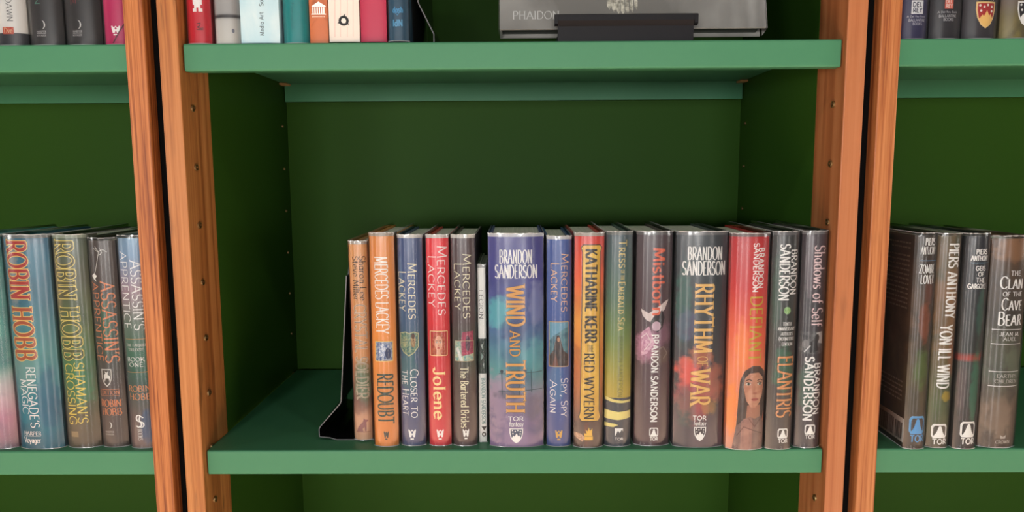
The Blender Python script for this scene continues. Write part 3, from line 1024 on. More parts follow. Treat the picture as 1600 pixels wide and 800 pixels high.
book('thick blue and violet hardcover with orange-gold title running down and white shield emblem', -.0275, .0344, .0074, .2406,
     [(0, (150, 128, 158)), (.14, (134, 118, 150)), (.25, (136, 134, 156)), (.36, (94, 158, 160)), (.5, (86, 134, 160)), (.62, (92, 110, 160)), (.8, (80, 82, 144)), (1, (84, 84, 142))],
     (765, 850.7, 699, 760.5, 850.7, 364), K8, liner=(200, 200, 204), group=ROW, B=.0068,
     mottle=((44, 60, 108), 34, .48, .7, .65, .7),
     blobs=[(60, 330, 46, 50, (112, 184, 190), .85), (180, 470, 44, 50, (110, 176, 180), .6), (110, 380, 40, 40, (44, 62, 110), .7), (60, 620, 40, 90, (172, 150, 172), .7), (170, 640, 30, 40, (120, 110, 128), .7), (190, 300, 24, 70, (150, 156, 186), .5), (90, 600, 40, 16, (74, 86, 100), .6)],
     prints=[('fence_picture', lay([('line', [(60, 530), (208, 524)], 2, (52, 84, 92)), ('line', [(60, 588), (208, 582)], 2, (52, 84, 92)), ('line', [(70, 520), (72, 600)], 2.4, (52, 84, 92)), ('line', [(128, 516), (130, 600)], 2.4, (52, 84, 92)), ('line', [(170, 516), (172, 592)], 2.4, (52, 84, 92)), ('ell', 70, 522, 6, 6, (52, 70, 84), 10), ('ell', 150, 520, 5, 6, (52, 70, 84), 10)])),
             ('author_name', lay([('text', 'BRANDON', (62, 126, 172, 169), 'h', 'cond', WHITE), ('text', 'SANDERSON', (47, 174, 190, 216), 'h', 'cond', WHITE)])),
             ('title', lay([('text', 'WIND', (86, 242, 148, 370), 'down', 'serif', GOLD, {'outline': ((92, 60, 44), .0003)}), ('text', 'AND', (98, 388, 132, 470), 'down', 'serif', GOLD, {'outline': ((92, 60, 44), .0003)}), ('text', 'TRUTH', (86, 486, 148, 656), 'down', 'serif', GOLD, {'outline': ((92, 60, 44), .0003)})])),
             ('publisher_emblem', lay([('text', 'TOR', (93, 673, 143, 686), 'h', 'sans_bold', WHITE), ('text', 'fantasy', (97, 689, 143, 710), 'h', 'sans', WHITE), (em_shield, (97, 712, 143, 763), WHITE, (70, 84, 112), WHITE, WHITE)]))])

book('royal blue hardcover with a gold-framed picture of a hooded figure', .0363, .0650, .0089, .2375,
     [(0, (84, 96, 146)), (.4, (70, 98, 156)), (1, (72, 98, 156))], (853.6, 894, 698, 853, 894, 368), K8, liner=(196, 198, 200), group=ROW,
     mottle=((46, 70, 128), 30, .5, .7, .6, .2), blobs=[(250, 560, 26, 60, (86, 136, 166), .5)],
     prints=[('author_name', lay([('text', 'Mercedes', (268, 138, 293, 325), 'down', 'roman', (242, 196, 150), SC), ('text', 'Lackey', (231, 168, 258, 292), 'down', 'roman', (242, 196, 150), SC)])),
             ('picture', lay([('rect', 225, 358, 293, 505, ((96, 150, 160), (64, 110, 130), 120)), ('poly', [(226, 420), (240, 404), (262, 392), (280, 380), (292, 376), (292, 359), (226, 359)], (110, 166, 190)), ('poly', [(226, 505), (226, 470), (240, 452), (246, 424), (252, 404), (260, 402), (268, 424), (276, 452), (292, 466), (292, 505)], ((80, 60, 54), (52, 44, 50), 260)), ('ell', 258, 416, 5, 8, (188, 140, 110), 10), ('poly', [(236, 505), (248, 462), (258, 505)], (120, 70, 56)), ('frame', 225, 358, 293, 505, 2.4, (206, 166, 110))])),
             ('title', lay([('text', 'Spy, Spy', (264, 545, 292, 672), 'down', 'roman', WHITE, SC), ('text', 'Again', (229, 552, 253, 660), 'down', 'roman', WHITE, SC)])),
             ('publisher_emblem', lay([(em_daw, (247, 718, 273, 752), (226, 180, 90), (80, 92, 140))]))])

book('yellow and red hardcover with black author lettering inside a scrolled gold panel', .0664, .1002, .0049, .2411,
     [(0, (96, 74, 66)), (.12, (92, 68, 60)), (.2, (150, 96, 64)), (.36, (206, 138, 84)), (.6, (230, 176, 96)), (.8, (222, 120, 84)), (1, (198, 70, 70))], (895.8, 943, 700, 897, 947, 363), K8, liner=(176, 168, 158), group=ROW,
     mottle=((150, 84, 50), 60, .55, .75, .5, .5),
     prints=[('title_panel', lay([('poly', [(328, 118), (336, 108), (396, 108), (404, 118), (398, 134), (399, 654), (404, 676), (396, 690), (332, 690), (322, 676), (328, 654), (333, 134)], (62, 44, 34)), ('poly', [(331, 119), (338, 111), (394, 111), (401, 119), (395, 134), (396, 654), (401, 676), (394, 687), (334, 687), (326, 676), (331, 654), (336, 134)], ((240, 204, 92), (226, 180, 74), 60))])),
             ('author_name', lay([('text', 'KATHARINE KERR', (346, 124, 386, 425), 'down', 'black', (40, 32, 26))])),
             ('title', lay([('text', 'THE', (352, 434, 374, 456), 'h', 'serif', (40, 32, 26)), ('text', 'RED WYVERN', (342, 462, 376, 680), 'down', 'serif', (40, 32, 26))])),
             ('publisher_emblem', lay([('poly', [(342, 728), (350, 730), (346, 716), (354, 722), (357, 708), (362, 720), (370, 712), (369, 732), (372, 740), (372, 752), (342, 752)], (240, 196, 80)), ('line', [(342, 738), (372, 738)], 1.5, (96, 70, 60)), ('poly', [(308, 728), (330, 730), (344, 742), (336, 758), (318, 748), (308, 740)], ((224, 190, 160), (190, 140, 110), 400))]))])

book('green-to-yellow hardcover with dark bands across its foot', .1008, .1315, .0084, .2420,
     [(0, (62, 66, 76)), (.232, (58, 64, 74)), (.2325, (196, 176, 86)), (.34, (176, 168, 84)), (.5, (132, 150, 92)), (.7, (94, 122, 104)), (.88, (80, 104, 104)), (1, (74, 90, 98))], (942.8, 986, 698, 947.6, 991.8, 361), K9, liner=(110, 116, 114), group=ROW,
     prints=[('foot_bands', lay([('poly', [(30, 606), (60, 615), (90, 619), (122, 618), (122, 626), (85, 627), (55, 624), (30, 617)], (236, 222, 140)), ('poly', [(28, 650), (75, 657), (121, 654), (121, 679), (75, 684), (28, 680)], (238, 224, 146)), ('poly', [(28, 694), (60, 696), (75, 701), (58, 708), (28, 707)], (236, 222, 140))])),
             ('title', lay([('text', 'Tress', (80, 94, 106, 182), 'down', 'serif', (222, 200, 130), SC), ('text', 'of the', (86, 190, 98, 222), 'down', 'serif', (206, 186, 120), SC), ('text', 'Emerald Sea', (76, 228, 100, 385), 'down', 'serif', (222, 200, 130), SC)])),
             ('author_name', lay([('text', 'BRANDON SANDERSON', (74, 405, 92, 605), 'down', 'sans_thin', (84, 92, 58))])),
             ('publisher_emblem', lay([('rect', 63, 712, 92, 740, WHITE), ('poly', [(63, 740), (74, 720), (80, 728), (88, 716), (92, 724), (92, 740)], (62, 66, 76)), ('text', 'TOR', (63, 744, 92, 752), 'h', 'sans_bold', WHITE)]))])

book('dark mauve hardcover with orange blackletter title over a pale caped figure', .1346, .1754, .010, .2417,
     [(0, (98, 74, 78)), (.4, (96, 72, 78)), (1, (84, 72, 78))], (990.8, 1046, 697, 995, 1056, 361), K9, liner=(104, 100, 102), group=ROW, B=.0068,
     mottle=((70, 52, 58), 26, .45, .7, .7, .15), blobs=[(170, 440, 34, 50, (190, 140, 160), .8), (215, 400, 40, 44, (150, 110, 130), .6), (220, 470, 30, 26, (120, 100, 90), .6)],
     prints=[('figure_picture', lay([('poly', [(150, 316), (176, 330), (204, 312), (236, 290), (246, 286), (232, 318), (206, 342), (190, 362), (168, 352), (156, 338)], (224, 210, 206)), ('poly', [(196, 336), (222, 320), (232, 344), (224, 378), (206, 392), (186, 378), (182, 356)], (46, 36, 42)), ('ell', 202, 372, 16, 16, (206, 178, 190), 12), ('poly', [(152, 392), (176, 372), (186, 400), (196, 430), (170, 462), (150, 470)], ((196, 140, 166), (226, 190, 204), 300)), ('line', [(150, 410), (168, 396), (184, 424), (160, 452)], 3, (230, 214, 214)), ('line', [(206, 450), (226, 440), (240, 462), (226, 480)], 3, (150, 130, 120))])),
             ('title', lay([('text', 'Mistborn', (190, 120, 232, 335), 'down', 'black', (226, 110, 76))])),
             ('author_name', lay([('text', 'BRANDON SANDERSON', (184, 400, 206, 690), 'down', 'sans_bold', WHITE)])),
             ('publisher_emblem', lay([(em_mountain, (177, 710, 207, 753), WHITE, (96, 74, 78))]))])

book('thick charcoal hardcover with crimson spray, pale gold title and white shield emblem', .1775, .2338, .0049, .2418,
     [(0, (98, 82, 90)), (.12, (96, 80, 86)), (.3, (80, 70, 74)), (.5, (70, 72, 78)), (.75, (62, 72, 78)), (1, (74, 82, 88))], (1052.6, 1133, 699.5, 1058, 1140, 361), K9, liner=(112, 112, 114), group=ROW, B=.0068,
     mottle=((42, 48, 54), 30, .46, .7, .7, .4),
     blobs=[(330, 590, 60, 90, (186, 96, 98), .75), (300, 520, 34, 44, (220, 112, 98), .85), (390, 560, 40, 60, (176, 112, 96), .75), (290, 300, 22, 120, (56, 104, 96), .8), (350, 470, 40, 34, (206, 130, 96), .6), (300, 640, 30, 60, (74, 110, 96), .4), (300, 370, 30, 50, (104, 100, 140), .4), (380, 640, 26, 24, (186, 150, 90), .5)],
     prints=[('author_name', lay([('text', 'BRANDON', (303, 116, 420, 157), 'h', 'cond', WHITE), ('text', 'SANDERSON', (286, 162, 432, 206), 'h', 'cond', WHITE)])),
             ('title', lay([('text', 'RHYTHM', (326, 236, 390, 458), 'down', 'serif', (238, 196, 118), {'outline': ((110, 70, 40), .00025)}), ('text', 'OF', (336, 472, 372, 502), 'down', 'serif_light', (238, 196, 118)), ('text', 'WAR', (314, 516, 380, 632), 'down', 'serif', (238, 196, 118), {'outline': ((110, 70, 40), .00025)})])),
             ('publisher_emblem', lay([('text', 'TOR', (323, 670, 368, 684), 'h', 'sans_bold', WHITE), ('text', 'fantasy', (326, 687, 368, 705), 'h', 'sans', WHITE), (em_shield, (326, 707, 368, 755), WHITE, (70, 62, 70), WHITE, WHITE)]))])


def defiant_face(p):
    hair, skin = ((70, 50, 44), (92, 68, 58), 90), (214, 160, 128)
    p.poly([(74, 760), (64, 690), (68, 600), (72, 540), (86, 508), (112, 492), (138, 494), (156, 512), (160, 560), (158, 640), (152, 690), (90, 700)], hair)
    p.poly([(96, 620), (140, 620), (142, 668), (92, 668)], (186, 128, 102))
    p.poly([(84, 560), (88, 532), (104, 516), (134, 514), (150, 530), (154, 562), (150, 590), (140, 614), (124, 630), (110, 626), (94, 604)], ((218, 166, 136), (200, 140, 112), 120))
    for x in (100, 140):
        p.ell(x, 551, 9, 4.5, (226, 214, 200), 12); p.ell(x + 1, 551, 4, 4.5, (74, 84, 70), 10)
        p.line([(x - 10, 547), (x - 2, 545), (x + 9, 548)], 2, (70, 42, 36))
    p.line([(90, 541), (102, 535), (113, 540)], 3, (84, 56, 46)); p.line([(131, 540), (142, 536), (151, 541)], 3, (84, 56, 46))
    p.line([(121, 552), (120, 576)], 2, (196, 136, 108)); p.ell(122, 581, 8, 4, (190, 124, 100), 10)
    p.ell(122, 601, 12, 5, (188, 104, 92), 14); p.line([(110, 601), (134, 601)], 1.4, (140, 72, 66))
    p.poly([(50, 764), (60, 690), (84, 664), (104, 658), (120, 664), (142, 656), (154, 680), (152, 768)], ((158, 122, 110), (130, 98, 92), 70))
    p.line([(62, 720), (84, 690), (110, 700), (148, 716)], 3, (110, 80, 74)); p.line([(100, 662), (120, 690), (144, 662)], 3, (116, 84, 76))


book('red-to-orange hardcover with a dark-haired woman painted on the lower spine', .2343, .2763, -.0030, .2400,
     [(0, (214, 164, 142)), (.15, (222, 146, 110)), (.35, (228, 154, 112)), (.55, (220, 122, 92)), (.75, (192, 66, 68)), (1, (176, 50, 58))], (1135.6, 1193, 704, 1144, 1208, 364), K10, z0=.0004, liner=(120, 100, 100), group=ROW, B=.0068,
     mottle=((196, 60, 40), 24, .5, .75, .5, .5), blobs=[(50, 640, 16, 80, (244, 160, 70), .7), (80, 430, 20, 80, (244, 170, 96), .5)],
     prints=[('portrait', lay([(defiant_face,)])),
             ('author_name', lay([('text', 'BRANDON', (136, 117, 155, 243), 'down', 'sans_bold', WHITE), ('text', 'SANDERSON', (117, 103, 136, 255), 'down', 'sans_bold', WHITE)])),
             ('title', lay([('text', 'DEFIANT', (105, 270, 148, 478), 'down', 'serif', (206, 182, 60))])),
             ('publisher_emblem', lay([('rect', 99, 698, 125, 711, (236, 226, 220)), ('line', [(99, 714), (125, 714)], 1.6, (236, 226, 220)), ('line', [(99, 718), (125, 718)], 1.6, (236, 226, 220)), ('text', 'DELACORTE', (78, 728, 146, 735), 'h', 'roman', (216, 150, 140)), ('text', 'PRESS', (98, 740, 130, 747), 'h', 'roman', (216, 150, 140))]))])

book('dark grey hardcover with a small green disc and ornate orange title', .2781, .3078, -.0012, .2419,
     [(0, (96, 84, 80)), (.3, (84, 76, 72)), (.6, (66, 70, 66)), (1, (62, 64, 66))], (1197, 1239, 702.5, 1208.6, 1252.5, 361), K10, liner=(96, 94, 96), group=ROW,
     mottle=((40, 44, 44), 28, .46, .7, .7, .25), blobs=[(215, 500, 30, 70, (70, 116, 92), .75), (195, 250, 14, 120, (76, 108, 92), .5)],
     prints=[('author_name', lay([('text', 'BRANDON', (239, 122, 263, 262), 'down', 'cond', WHITE), ('text', 'SANDERSON', (201, 105, 234, 280), 'down', 'cond', WHITE)])),
             ('green_disc', lay([('ell', 227, 313, 12, 12, (150, 190, 130)), ('ell', 227, 313, 9, 9, ((110, 170, 90), (190, 220, 150), 500))])),
             ('edition_note', lay([('text', 'TENTH', (212, 350, 242, 361), 'h', 'serif', WHITE), ('text', 'ANNIVERSARY', (196, 366, 257, 376), 'h', 'serif', WHITE), ('text', "AUTHOR'S", (206, 382, 248, 392), 'h', 'serif', WHITE), ('text', 'DEFINITIVE', (198, 398, 254, 408), 'h', 'serif', WHITE), ('text', 'EDITION', (208, 415, 246, 425), 'h', 'serif', WHITE)])),
             ('title', lay([('text', 'ELANTRIS', (194, 460, 248, 656), 'down', 'deco', (232, 164, 104), {'outline': ((70, 52, 40), .0003)})])),
             ('publisher_emblem', lay([(em_mountain, (195, 695, 232, 742), WHITE, (92, 82, 78))]))])

book('dark grey hardcover with pale script title and a black-and-white photo strip, against the right upright', .3114, .3405, .0031, .2421,
     [(0, (92, 84, 86)), (.3, (78, 74, 78)), (.45, (70, 68, 72)), (1, (88, 78, 84))], (1243, 1283, 700, 1254, 1298, 360), K10, liner=(120, 118, 120), group=ROW,
     mottle=((56, 52, 58), 28, .46, .7, .7, .2), blobs=[(290, 560, 24, 80, (66, 104, 88), .6), (300, 170, 16, 90, (120, 104, 112), .5)],
     prints=[('photo_strip', lay([('rect', 268, 380, 350, 452, ((58, 58, 62), (104, 104, 106), 130)), ('poly', [(320, 384), (344, 380), (346, 420), (330, 416)], (188, 186, 184)), ('ell', 325, 400, 7, 12, (54, 50, 52)), ('ell', 285, 420, 10, 14, (130, 128, 128)), ('poly', [(300, 412), (320, 400), (330, 440), (300, 448)], (40, 40, 44)), ('line', [(280, 446), (300, 424)], 4, (206, 206, 206))])),
             ('title', lay([('text', 'Shadows of Self', (308, 110, 348, 362), 'down', 'roman', (232, 206, 206))])),
             ('author_name', lay([('text', 'BRANDON', (313, 482, 336, 648), 'down', 'sans_bold', WHITE), ('text', 'SANDERSON', (281, 462, 310, 668), 'down', 'sans_bold', WHITE)])),
             ('publisher_emblem', lay([(em_mountain, (283, 682, 320, 728), WHITE, (84, 78, 82))]))])

# ---- left bay, lower shelf
LROW = 'hardcovers on the lower shelf of the left bay'
HG = {'outline': ((240, 206, 120), .0009)}
book('pale pink and teal book cut off by the left edge of the picture', -.6005, -.5595, .0062, .2423,
     [(0, (150, 120, 130)), (.15, (196, 150, 166)), (.3, (216, 206, 206)), (.4, (110, 170, 160)), (1, (90, 150, 150))], (-40, 20, 702, -60, -2, 366), K5, group=LROW, mottle=((90, 110, 120), 30, .5, .7, .5, 1))
book('thick teal hardcover with red and gold outlined author letters', -.5572, -.5067, .0058, .2421,
     [(0, (44, 116, 132)), (.2, (52, 128, 142)), (.45, (92, 150, 150)), (.7, (74, 124, 140)), (1, (60, 112, 136))], (23, 94, 702, 1, 72, 366), K5, liner=(120, 124, 122), group=LROW, B=.0068,
     mottle=((30, 70, 90), 30, .5, .7, .7, .6), blobs=[(70, 500, 50, 70, (150, 176, 166), .5), (40, 180, 20, 120, (190, 176, 160), .35), (150, 600, 30, 100, (30, 92, 120), .6), (120, 160, 30, 60, (60, 130, 150), .5)],
     prints=[('author_name', lay([('text', 'ROBIN', (24, 96, 94, 274), 'down', 'serif', (178, 52, 50), HG), ('text', 'HOBB', (38, 306, 110, 470), 'down', 'serif', (178, 92, 60), HG)])),
             ('title', lay([('text', "RENEGADE'S", (86, 494, 116, 690), 'down', 'roman', WHITE), ('text', 'MAGIC', (60, 534, 84, 645), 'down', 'roman', WHITE)])),
             ('publisher_name', lay([('text', 'HARPER', (66, 704, 126, 716), 'h', 'serif', WHITE), ('line', [(66, 719), (126, 719)], 1.2, WHITE), ('text', 'Voyager', (66, 723, 126, 746), 'h', 'roman', WHITE)]))])
book('olive green hardcover with outlined yellow author letters and yellow title', -.5063, -.4669, .0092, .2416,
     [(0, (110, 92, 76)), (.15, (116, 104, 80)), (.4, (84, 128, 92)), (.55, (112, 130, 88)), (.8, (104, 106, 88)), (1, (96, 110, 94))], (97.5, 152, 700, 73, 132, 366), K5, liner=(150, 160, 140), group=LROW,
     mottle=((56, 70, 58), 30, .46, .7, .7, .5), blobs=[(250, 560, 40, 60, (78, 140, 104), .6), (170, 220, 20, 100, (196, 170, 130), .4)],
     prints=[('author_name', lay([('text', 'ROBIN', (172, 96, 240, 274), 'down', 'serif', (96, 92, 58), {'outline': ((238, 216, 120), .0009)}), ('text', 'HOBB', (188, 306, 258, 468), 'down', 'serif', (92, 100, 60), {'outline': ((238, 216, 120), .0009)})])),
             ('title', lay([('text', "SHAMAN'S", (240, 480, 272, 676), 'down', 'roman', (240, 214, 100)), ('text', 'CROSSING', (206, 484, 236, 680), 'down', 'roman', (240, 214, 100))])),
             ('publisher_emblem', lay([('rect', 220, 704, 246, 722, (160, 136, 96))]))])
book('dark brown hardcover with orange lettering and a small stag crest', -.4665, -.4354, .0108, .2377,
     [(0, (100, 84, 76)), (.3, (86, 74, 70)), (.55, (70, 84, 74)), (.8, (86, 76, 72)), (1, (92, 84, 80))], (155, 197.5, 699, 133, 178, 371), K5, group=LROW,
     mottle=((60, 52, 50), 28, .46, .7, .6, .2), blobs=[(340, 360, 16, 90, (70, 116, 88), .6)],
     prints=[('flower_ornament', lay([('line', [(305, 112), (318, 130), (312, 160), (306, 186), (300, 200)], 2, (226, 222, 214)), ('line', [(300, 118), (314, 128), (334, 122), (345, 130)], 1.6, (226, 222, 214)), ('line', [(318, 140), (330, 132), (322, 118)], 1.6, (226, 222, 214)), ('poly', [(290, 204), (300, 196), (312, 204), (304, 212), (308, 222), (298, 214)], (240, 238, 230))])),
             ('title', lay([('text', "ASSASSIN'S", (330, 222, 372, 478), 'down', 'roman', (226, 140, 90)), ('text', 'APPRENTICE', (296, 224, 322, 474), 'down', 'roman', (226, 140, 90))])),
             ('stag_crest', lay([('poly', [(322, 500), (358, 500), (358, 530), (350, 548), (340, 558), (330, 548), (322, 530)], (216, 212, 204)), ('poly', [(325, 503), (355, 503), (355, 530), (348, 545), (340, 553), (332, 545), (325, 530)], (84, 78, 70)), ('poly', [(330, 520), (336, 514), (334, 506), (340, 512), (346, 506), (344, 518), (352, 524), (350, 540), (346, 530), (336, 530), (332, 542)], (226, 222, 214)), ('line', [(312, 566), (380, 566)], 1.2, (226, 140, 90)), ('text', 'EDITION', (314, 570, 380, 582), 'h', 'serif', (226, 140, 90)), ('line', [(312, 586), (380, 586)], 1.2, (226, 140, 90))])),
             ('author_name', lay([('text', 'ROBIN', (316, 600, 384, 622), 'h', 'roman', (230, 140, 84)), ('text', 'HOBB', (320, 628, 386, 650), 'h', 'roman', (230, 140, 84))])),
             ('publisher_emblem', lay([(em_crescent, (342, 672, 356, 694), WHITE), ('text', 'HARPER', (332, 702, 362, 708), 'h', 'serif', (200, 190, 184)), ('text', 'VOYAGER', (332, 711, 362, 716), 'h', 'serif', (200, 190, 184))]))])
book('pale blue topped hardcover with white lettering, half hidden by the wooden upright', -.4325, -.4022, .0077, .2406,
     [(0, (120, 100, 96)), (.15, (106, 90, 86)), (.28, (62, 92, 84)), (.45, (76, 118, 98)), (.6, (112, 124, 112)), (.75, (166, 144, 152)), (.9, (140, 166, 190)), (1, (150, 180, 200))], (200, 243, 700.5, 179, 221, 367), K5, group=LROW,
     mottle=((90, 80, 84), 26, .5, .7, .5, .4), blobs=[(470, 690, 20, 50, (40, 84, 120), .7)],
     prints=[('title', lay([('text', "ASSASSIN'S", (424, 156, 456, 374), 'down', 'roman', WHITE), ('text', 'APPRENTICE', (386, 128, 412, 370), 'down', 'roman', WHITE)])),
             ('series_note', lay([('line', [(396, 404), (470, 404)], 1.4, (226, 160, 90)), ('text', 'THE FARSEER', (400, 419, 468, 427), 'h', 'serif', (226, 220, 210)), ('text', 'TRILOGY', (408, 433, 458, 442), 'h', 'serif', (226, 220, 210)), ('text', 'BOOK', (404, 462, 462, 475), 'h', 'serif', WHITE), ('text', 'ONE', (412, 479, 458, 492), 'h', 'serif', WHITE), ('line', [(400, 510), (472, 510)], 1.4, (226, 160, 90))])),
             ('author_name', lay([('text', 'ROBIN', (406, 554, 480, 573), 'h', 'roman', (232, 150, 90)), ('text', 'HOBB', (410, 580, 482, 600), 'h', 'roman', (232, 150, 90))])),
             ('publisher_emblem', lay([('text', 'S', (434, 650, 452, 690), 'h', 'roman', WHITE), ('text', 'S', (444, 655, 460, 690), 'h', 'roman', WHITE), ('text', 'BOOKS', (440, 696, 456, 732), 'down', 'roman', (220, 214, 210))]))])

# ---- right bay, lower shelf
RROW = 'hardcovers on the lower shelf of the right bay'
zb, zsp = book('dark brown hardcover showing its back cover with a white barcode label', .4298, .4541, -.0014, .2398,
     [(0, (78, 62, 52)), (.3, (84, 76, 50)), (.6, (92, 72, 56)), (1, (58, 48, 42))], (1415, 1450, 702, 1430, 1465.5, 363), K6, group=RROW,
     mottle=((44, 40, 32), 46, .42, .66, .75, .7), blobs=[(190, 500, 26, 60, (96, 120, 64), .6), (195, 350, 20, 60, (150, 90, 66), .6), (210, 250, 16, 40, (130, 80, 70), .4)],
     prints=[('author_name', lay([('text', 'PIERS', (192, 86, 228, 108), 'h', 'cond', WHITE), ('text', 'ANTHONY', (178, 113, 232, 136), 'h', 'cond', WHITE), ('line', [(176, 156), (236, 156)], 2, (110, 160, 196))])),
             ('title', lay([('text', 'ZOMBIE', (174, 168, 229, 195), 'h', 'cond', WHITE), ('text', 'LOVER', (178, 201, 227, 228), 'h', 'cond', WHITE)])),
             ('publisher_emblem', lay([(em_mountain, (149, 654, 204, 738), (96, 170, 220), (62, 52, 46))]))])
# printed back cover: paragraphs of small text and the barcode label, on the board that faces the gap
def back_cover(t, sp):
    X = -sp.w / 2 - 0.0002
    def quad(vs, fs, y0, y1, z0, z1, dx=0.0):
        n = len(vs)
        vs += [(X - dx, y0, z0), (X - dx, y1, z0), (X - dx, y1, z1), (X - dx, y0, z1)]
        fs.append((n, n + 1, n + 2, n + 3))
    def mk(name, quads, c):
        vs, fs = [], []
        for q in quads: quad(vs, fs, *q)
        me = bpy.data.meshes.new(name); me.from_pydata(vs, [], fs)
        link_mesh(name, me, print_mat(c), t)
    rnd = random.Random(3)
    lines = []
    def para(z, n, ind=0.012):
        for i in range(n):
            y = ind
            end = 0.088 if i < n - 1 else 0.05
            while y < end:
                L = rnd.uniform(.002, .008)
                lines.append((y, min(end, y + L), z - i * .0052, z - i * .0052 + .0018)); y += L + .0013
    para(.226, 2); para(.212, 12); para(.072, 5)
    mk('blurb', lines, (150, 136, 118))
    mk('barcode_label', [(.004, .058, .0060, .0330, .0)], (226, 226, 222))
    bars = []
    y = .0075
    while y < .054:
        wd = rnd.choice((.0004, .0008, .0012))
        if not (.0200 < y < .0235):
            bars.append((y, y + wd, .0085, .0275 if y < .02 else .0285, .00008))
        y += wd + rnd.choice((.0004, .0007, .001))
    mk('barcode', bars, (30, 30, 30))
back_cover(zb, zsp)
book('slim brown and green hardcover with white lettering running the whole spine', .4566, .4831, .002, .2387,
     [(0, (92, 80, 66)), (.2, (96, 106, 70)), (.4, (112, 100, 70)), (.6, (140, 106, 76)), (1, (110, 96, 74))], (1451, 1486.5, 700, 1465.5, 1507, 364), K6, group=RROW,
     mottle=((60, 74, 56), 44, .45, .68, .75, .6), blobs=[(270, 590, 16, 16, (196, 170, 70), .6), (290, 460, 18, 60, (160, 100, 70), .5)],
     prints=[('author_name', lay([('text', 'PIERS ANTHONY', (264, 104, 302, 336), 'down', 'cond', WHITE)])),
             ('title', lay([('text', 'YON ILL WIND', (240, 360, 282, 562), 'down', 'cond', WHITE)])),
             ('publisher_emblem', lay([(em_mountain, (221, 680, 272, 746), WHITE, (86, 78, 66))]))])
book('near-black hardcover with a green stripe and a red streak across the middle', .4843, .5105, -.0018, .2389,
     [(0, (54, 46, 46)), (.2, (60, 56, 54)), (.41, (66, 70, 64)), (.425, (176, 70, 54)), (.44, (150, 66, 52)), (.455, (58, 62, 58)), (.8, (44, 50, 56)), (1, (40, 44, 52))], (1494.7, 1533, 702, 1509, 1547, 364), K6, group=RROW,
     mottle=((34, 34, 38), 30, .46, .7, .7, .3), blobs=[(362, 560, 16, 110, (64, 120, 98), .75), (375, 320, 14, 70, (64, 104, 92), .6), (320, 560, 12, 90, (110, 90, 90), .5)],
     prints=[('author_name', lay([('text', 'PIERS', (352, 121, 392, 136), 'h', 'sans_bold', WHITE), ('text', 'ANTHONY', (337, 141, 400, 156), 'h', 'sans_bold', WHITE), ('line', [(336, 163), (402, 163)], 1.6, (110, 150, 170))])),
             ('title', lay([('text', 'GEIS', (352, 173, 386, 187), 'h', 'sans_bold', WHITE), ('text', 'OF', (360, 192, 380, 205), 'h', 'sans_bold', WHITE), ('text', 'THE', (354, 210, 384, 224), 'h', 'sans_bold', WHITE), ('text', 'GARGOYLE', (329, 229, 397, 244), 'h', 'sans_bold', WHITE)])),
             ('publisher_emblem', lay([(em_mountain, (316, 672, 371, 746), WHITE, (54, 48, 48))]))])
book('mottled stone-brown hardcover with white lettering between thin white rules', .5152, .5571, .0015, .2357,
     [(0, (110, 94, 82)), (.2, (120, 104, 90)), (.35, (90, 96, 84)), (.5, (92, 92, 76)), (.62, (62, 58, 50)), (.85, (84, 66, 50)), (1, (112, 84, 64))], (1537.6, 1596, 700, 1549, 1612, 368), K6, group=RROW, B=.0068,
     mottle=((66, 58, 52), 60, .44, .66, .7, .8), blobs=[(470, 120, 50, 40, (150, 114, 84), .7), (500, 480, 40, 60, (120, 128, 108), .5), (440, 660, 40, 60, (160, 140, 122), .5)],
     prints=[('title', lay([('text', 'THE', (464, 188, 498, 203), 'h', 'serif', WHITE), ('text', 'Clan', (432, 206, 508, 244), 'h', 'roman', WHITE, SC), ('text', 'OF THE', (440, 254, 506, 268), 'h', 'serif', WHITE), ('text', 'Cave', (438, 274, 508, 312), 'h', 'roman', WHITE, SC), ('text', 'Bear', (428, 318, 508, 360), 'h', 'roman', WHITE, SC)])),
             ('author_name', lay([('line', [(412, 374), (515, 374)], 2, WHITE), ('text', 'JEAN M.', (434, 382, 502, 394), 'h', 'serif', WHITE), ('text', 'AUEL', (446, 398, 490, 409), 'h', 'serif', WHITE), ('line', [(410, 420), (512, 420)], 2, WHITE)])),
             ('series_note', lay([('line', [(408, 509), (510, 509)], 2, WHITE), ('text', "EARTH'S", (430, 518, 498, 529), 'h', 'serif', (210, 204, 196)), ('text', 'CHILDREN', (424, 535, 500, 546), 'h', 'serif', (210, 204, 196)), ('line', [(406, 556), (508, 556)], 2, WHITE), ('poly', [(446, 716), (456, 722), (466, 716), (464, 728), (448, 728)], (196, 186, 176)), ('text', 'CROWN', (432, 734, 480, 744), 'h', 'serif', (206, 196, 186))]))])

# ---- upper shelf
K1, K2, K4 = (0, 0, 4.0), (280, 0, 3.81), (1250, 0, 4.0)


def topc(a, b, h=.24):
    yt = 66 - h * 1500
    k = 1 + .19 * h
    return (a, b, 66, 800 + (a - 800) * k, 800 + (b - 800) * k, yt)


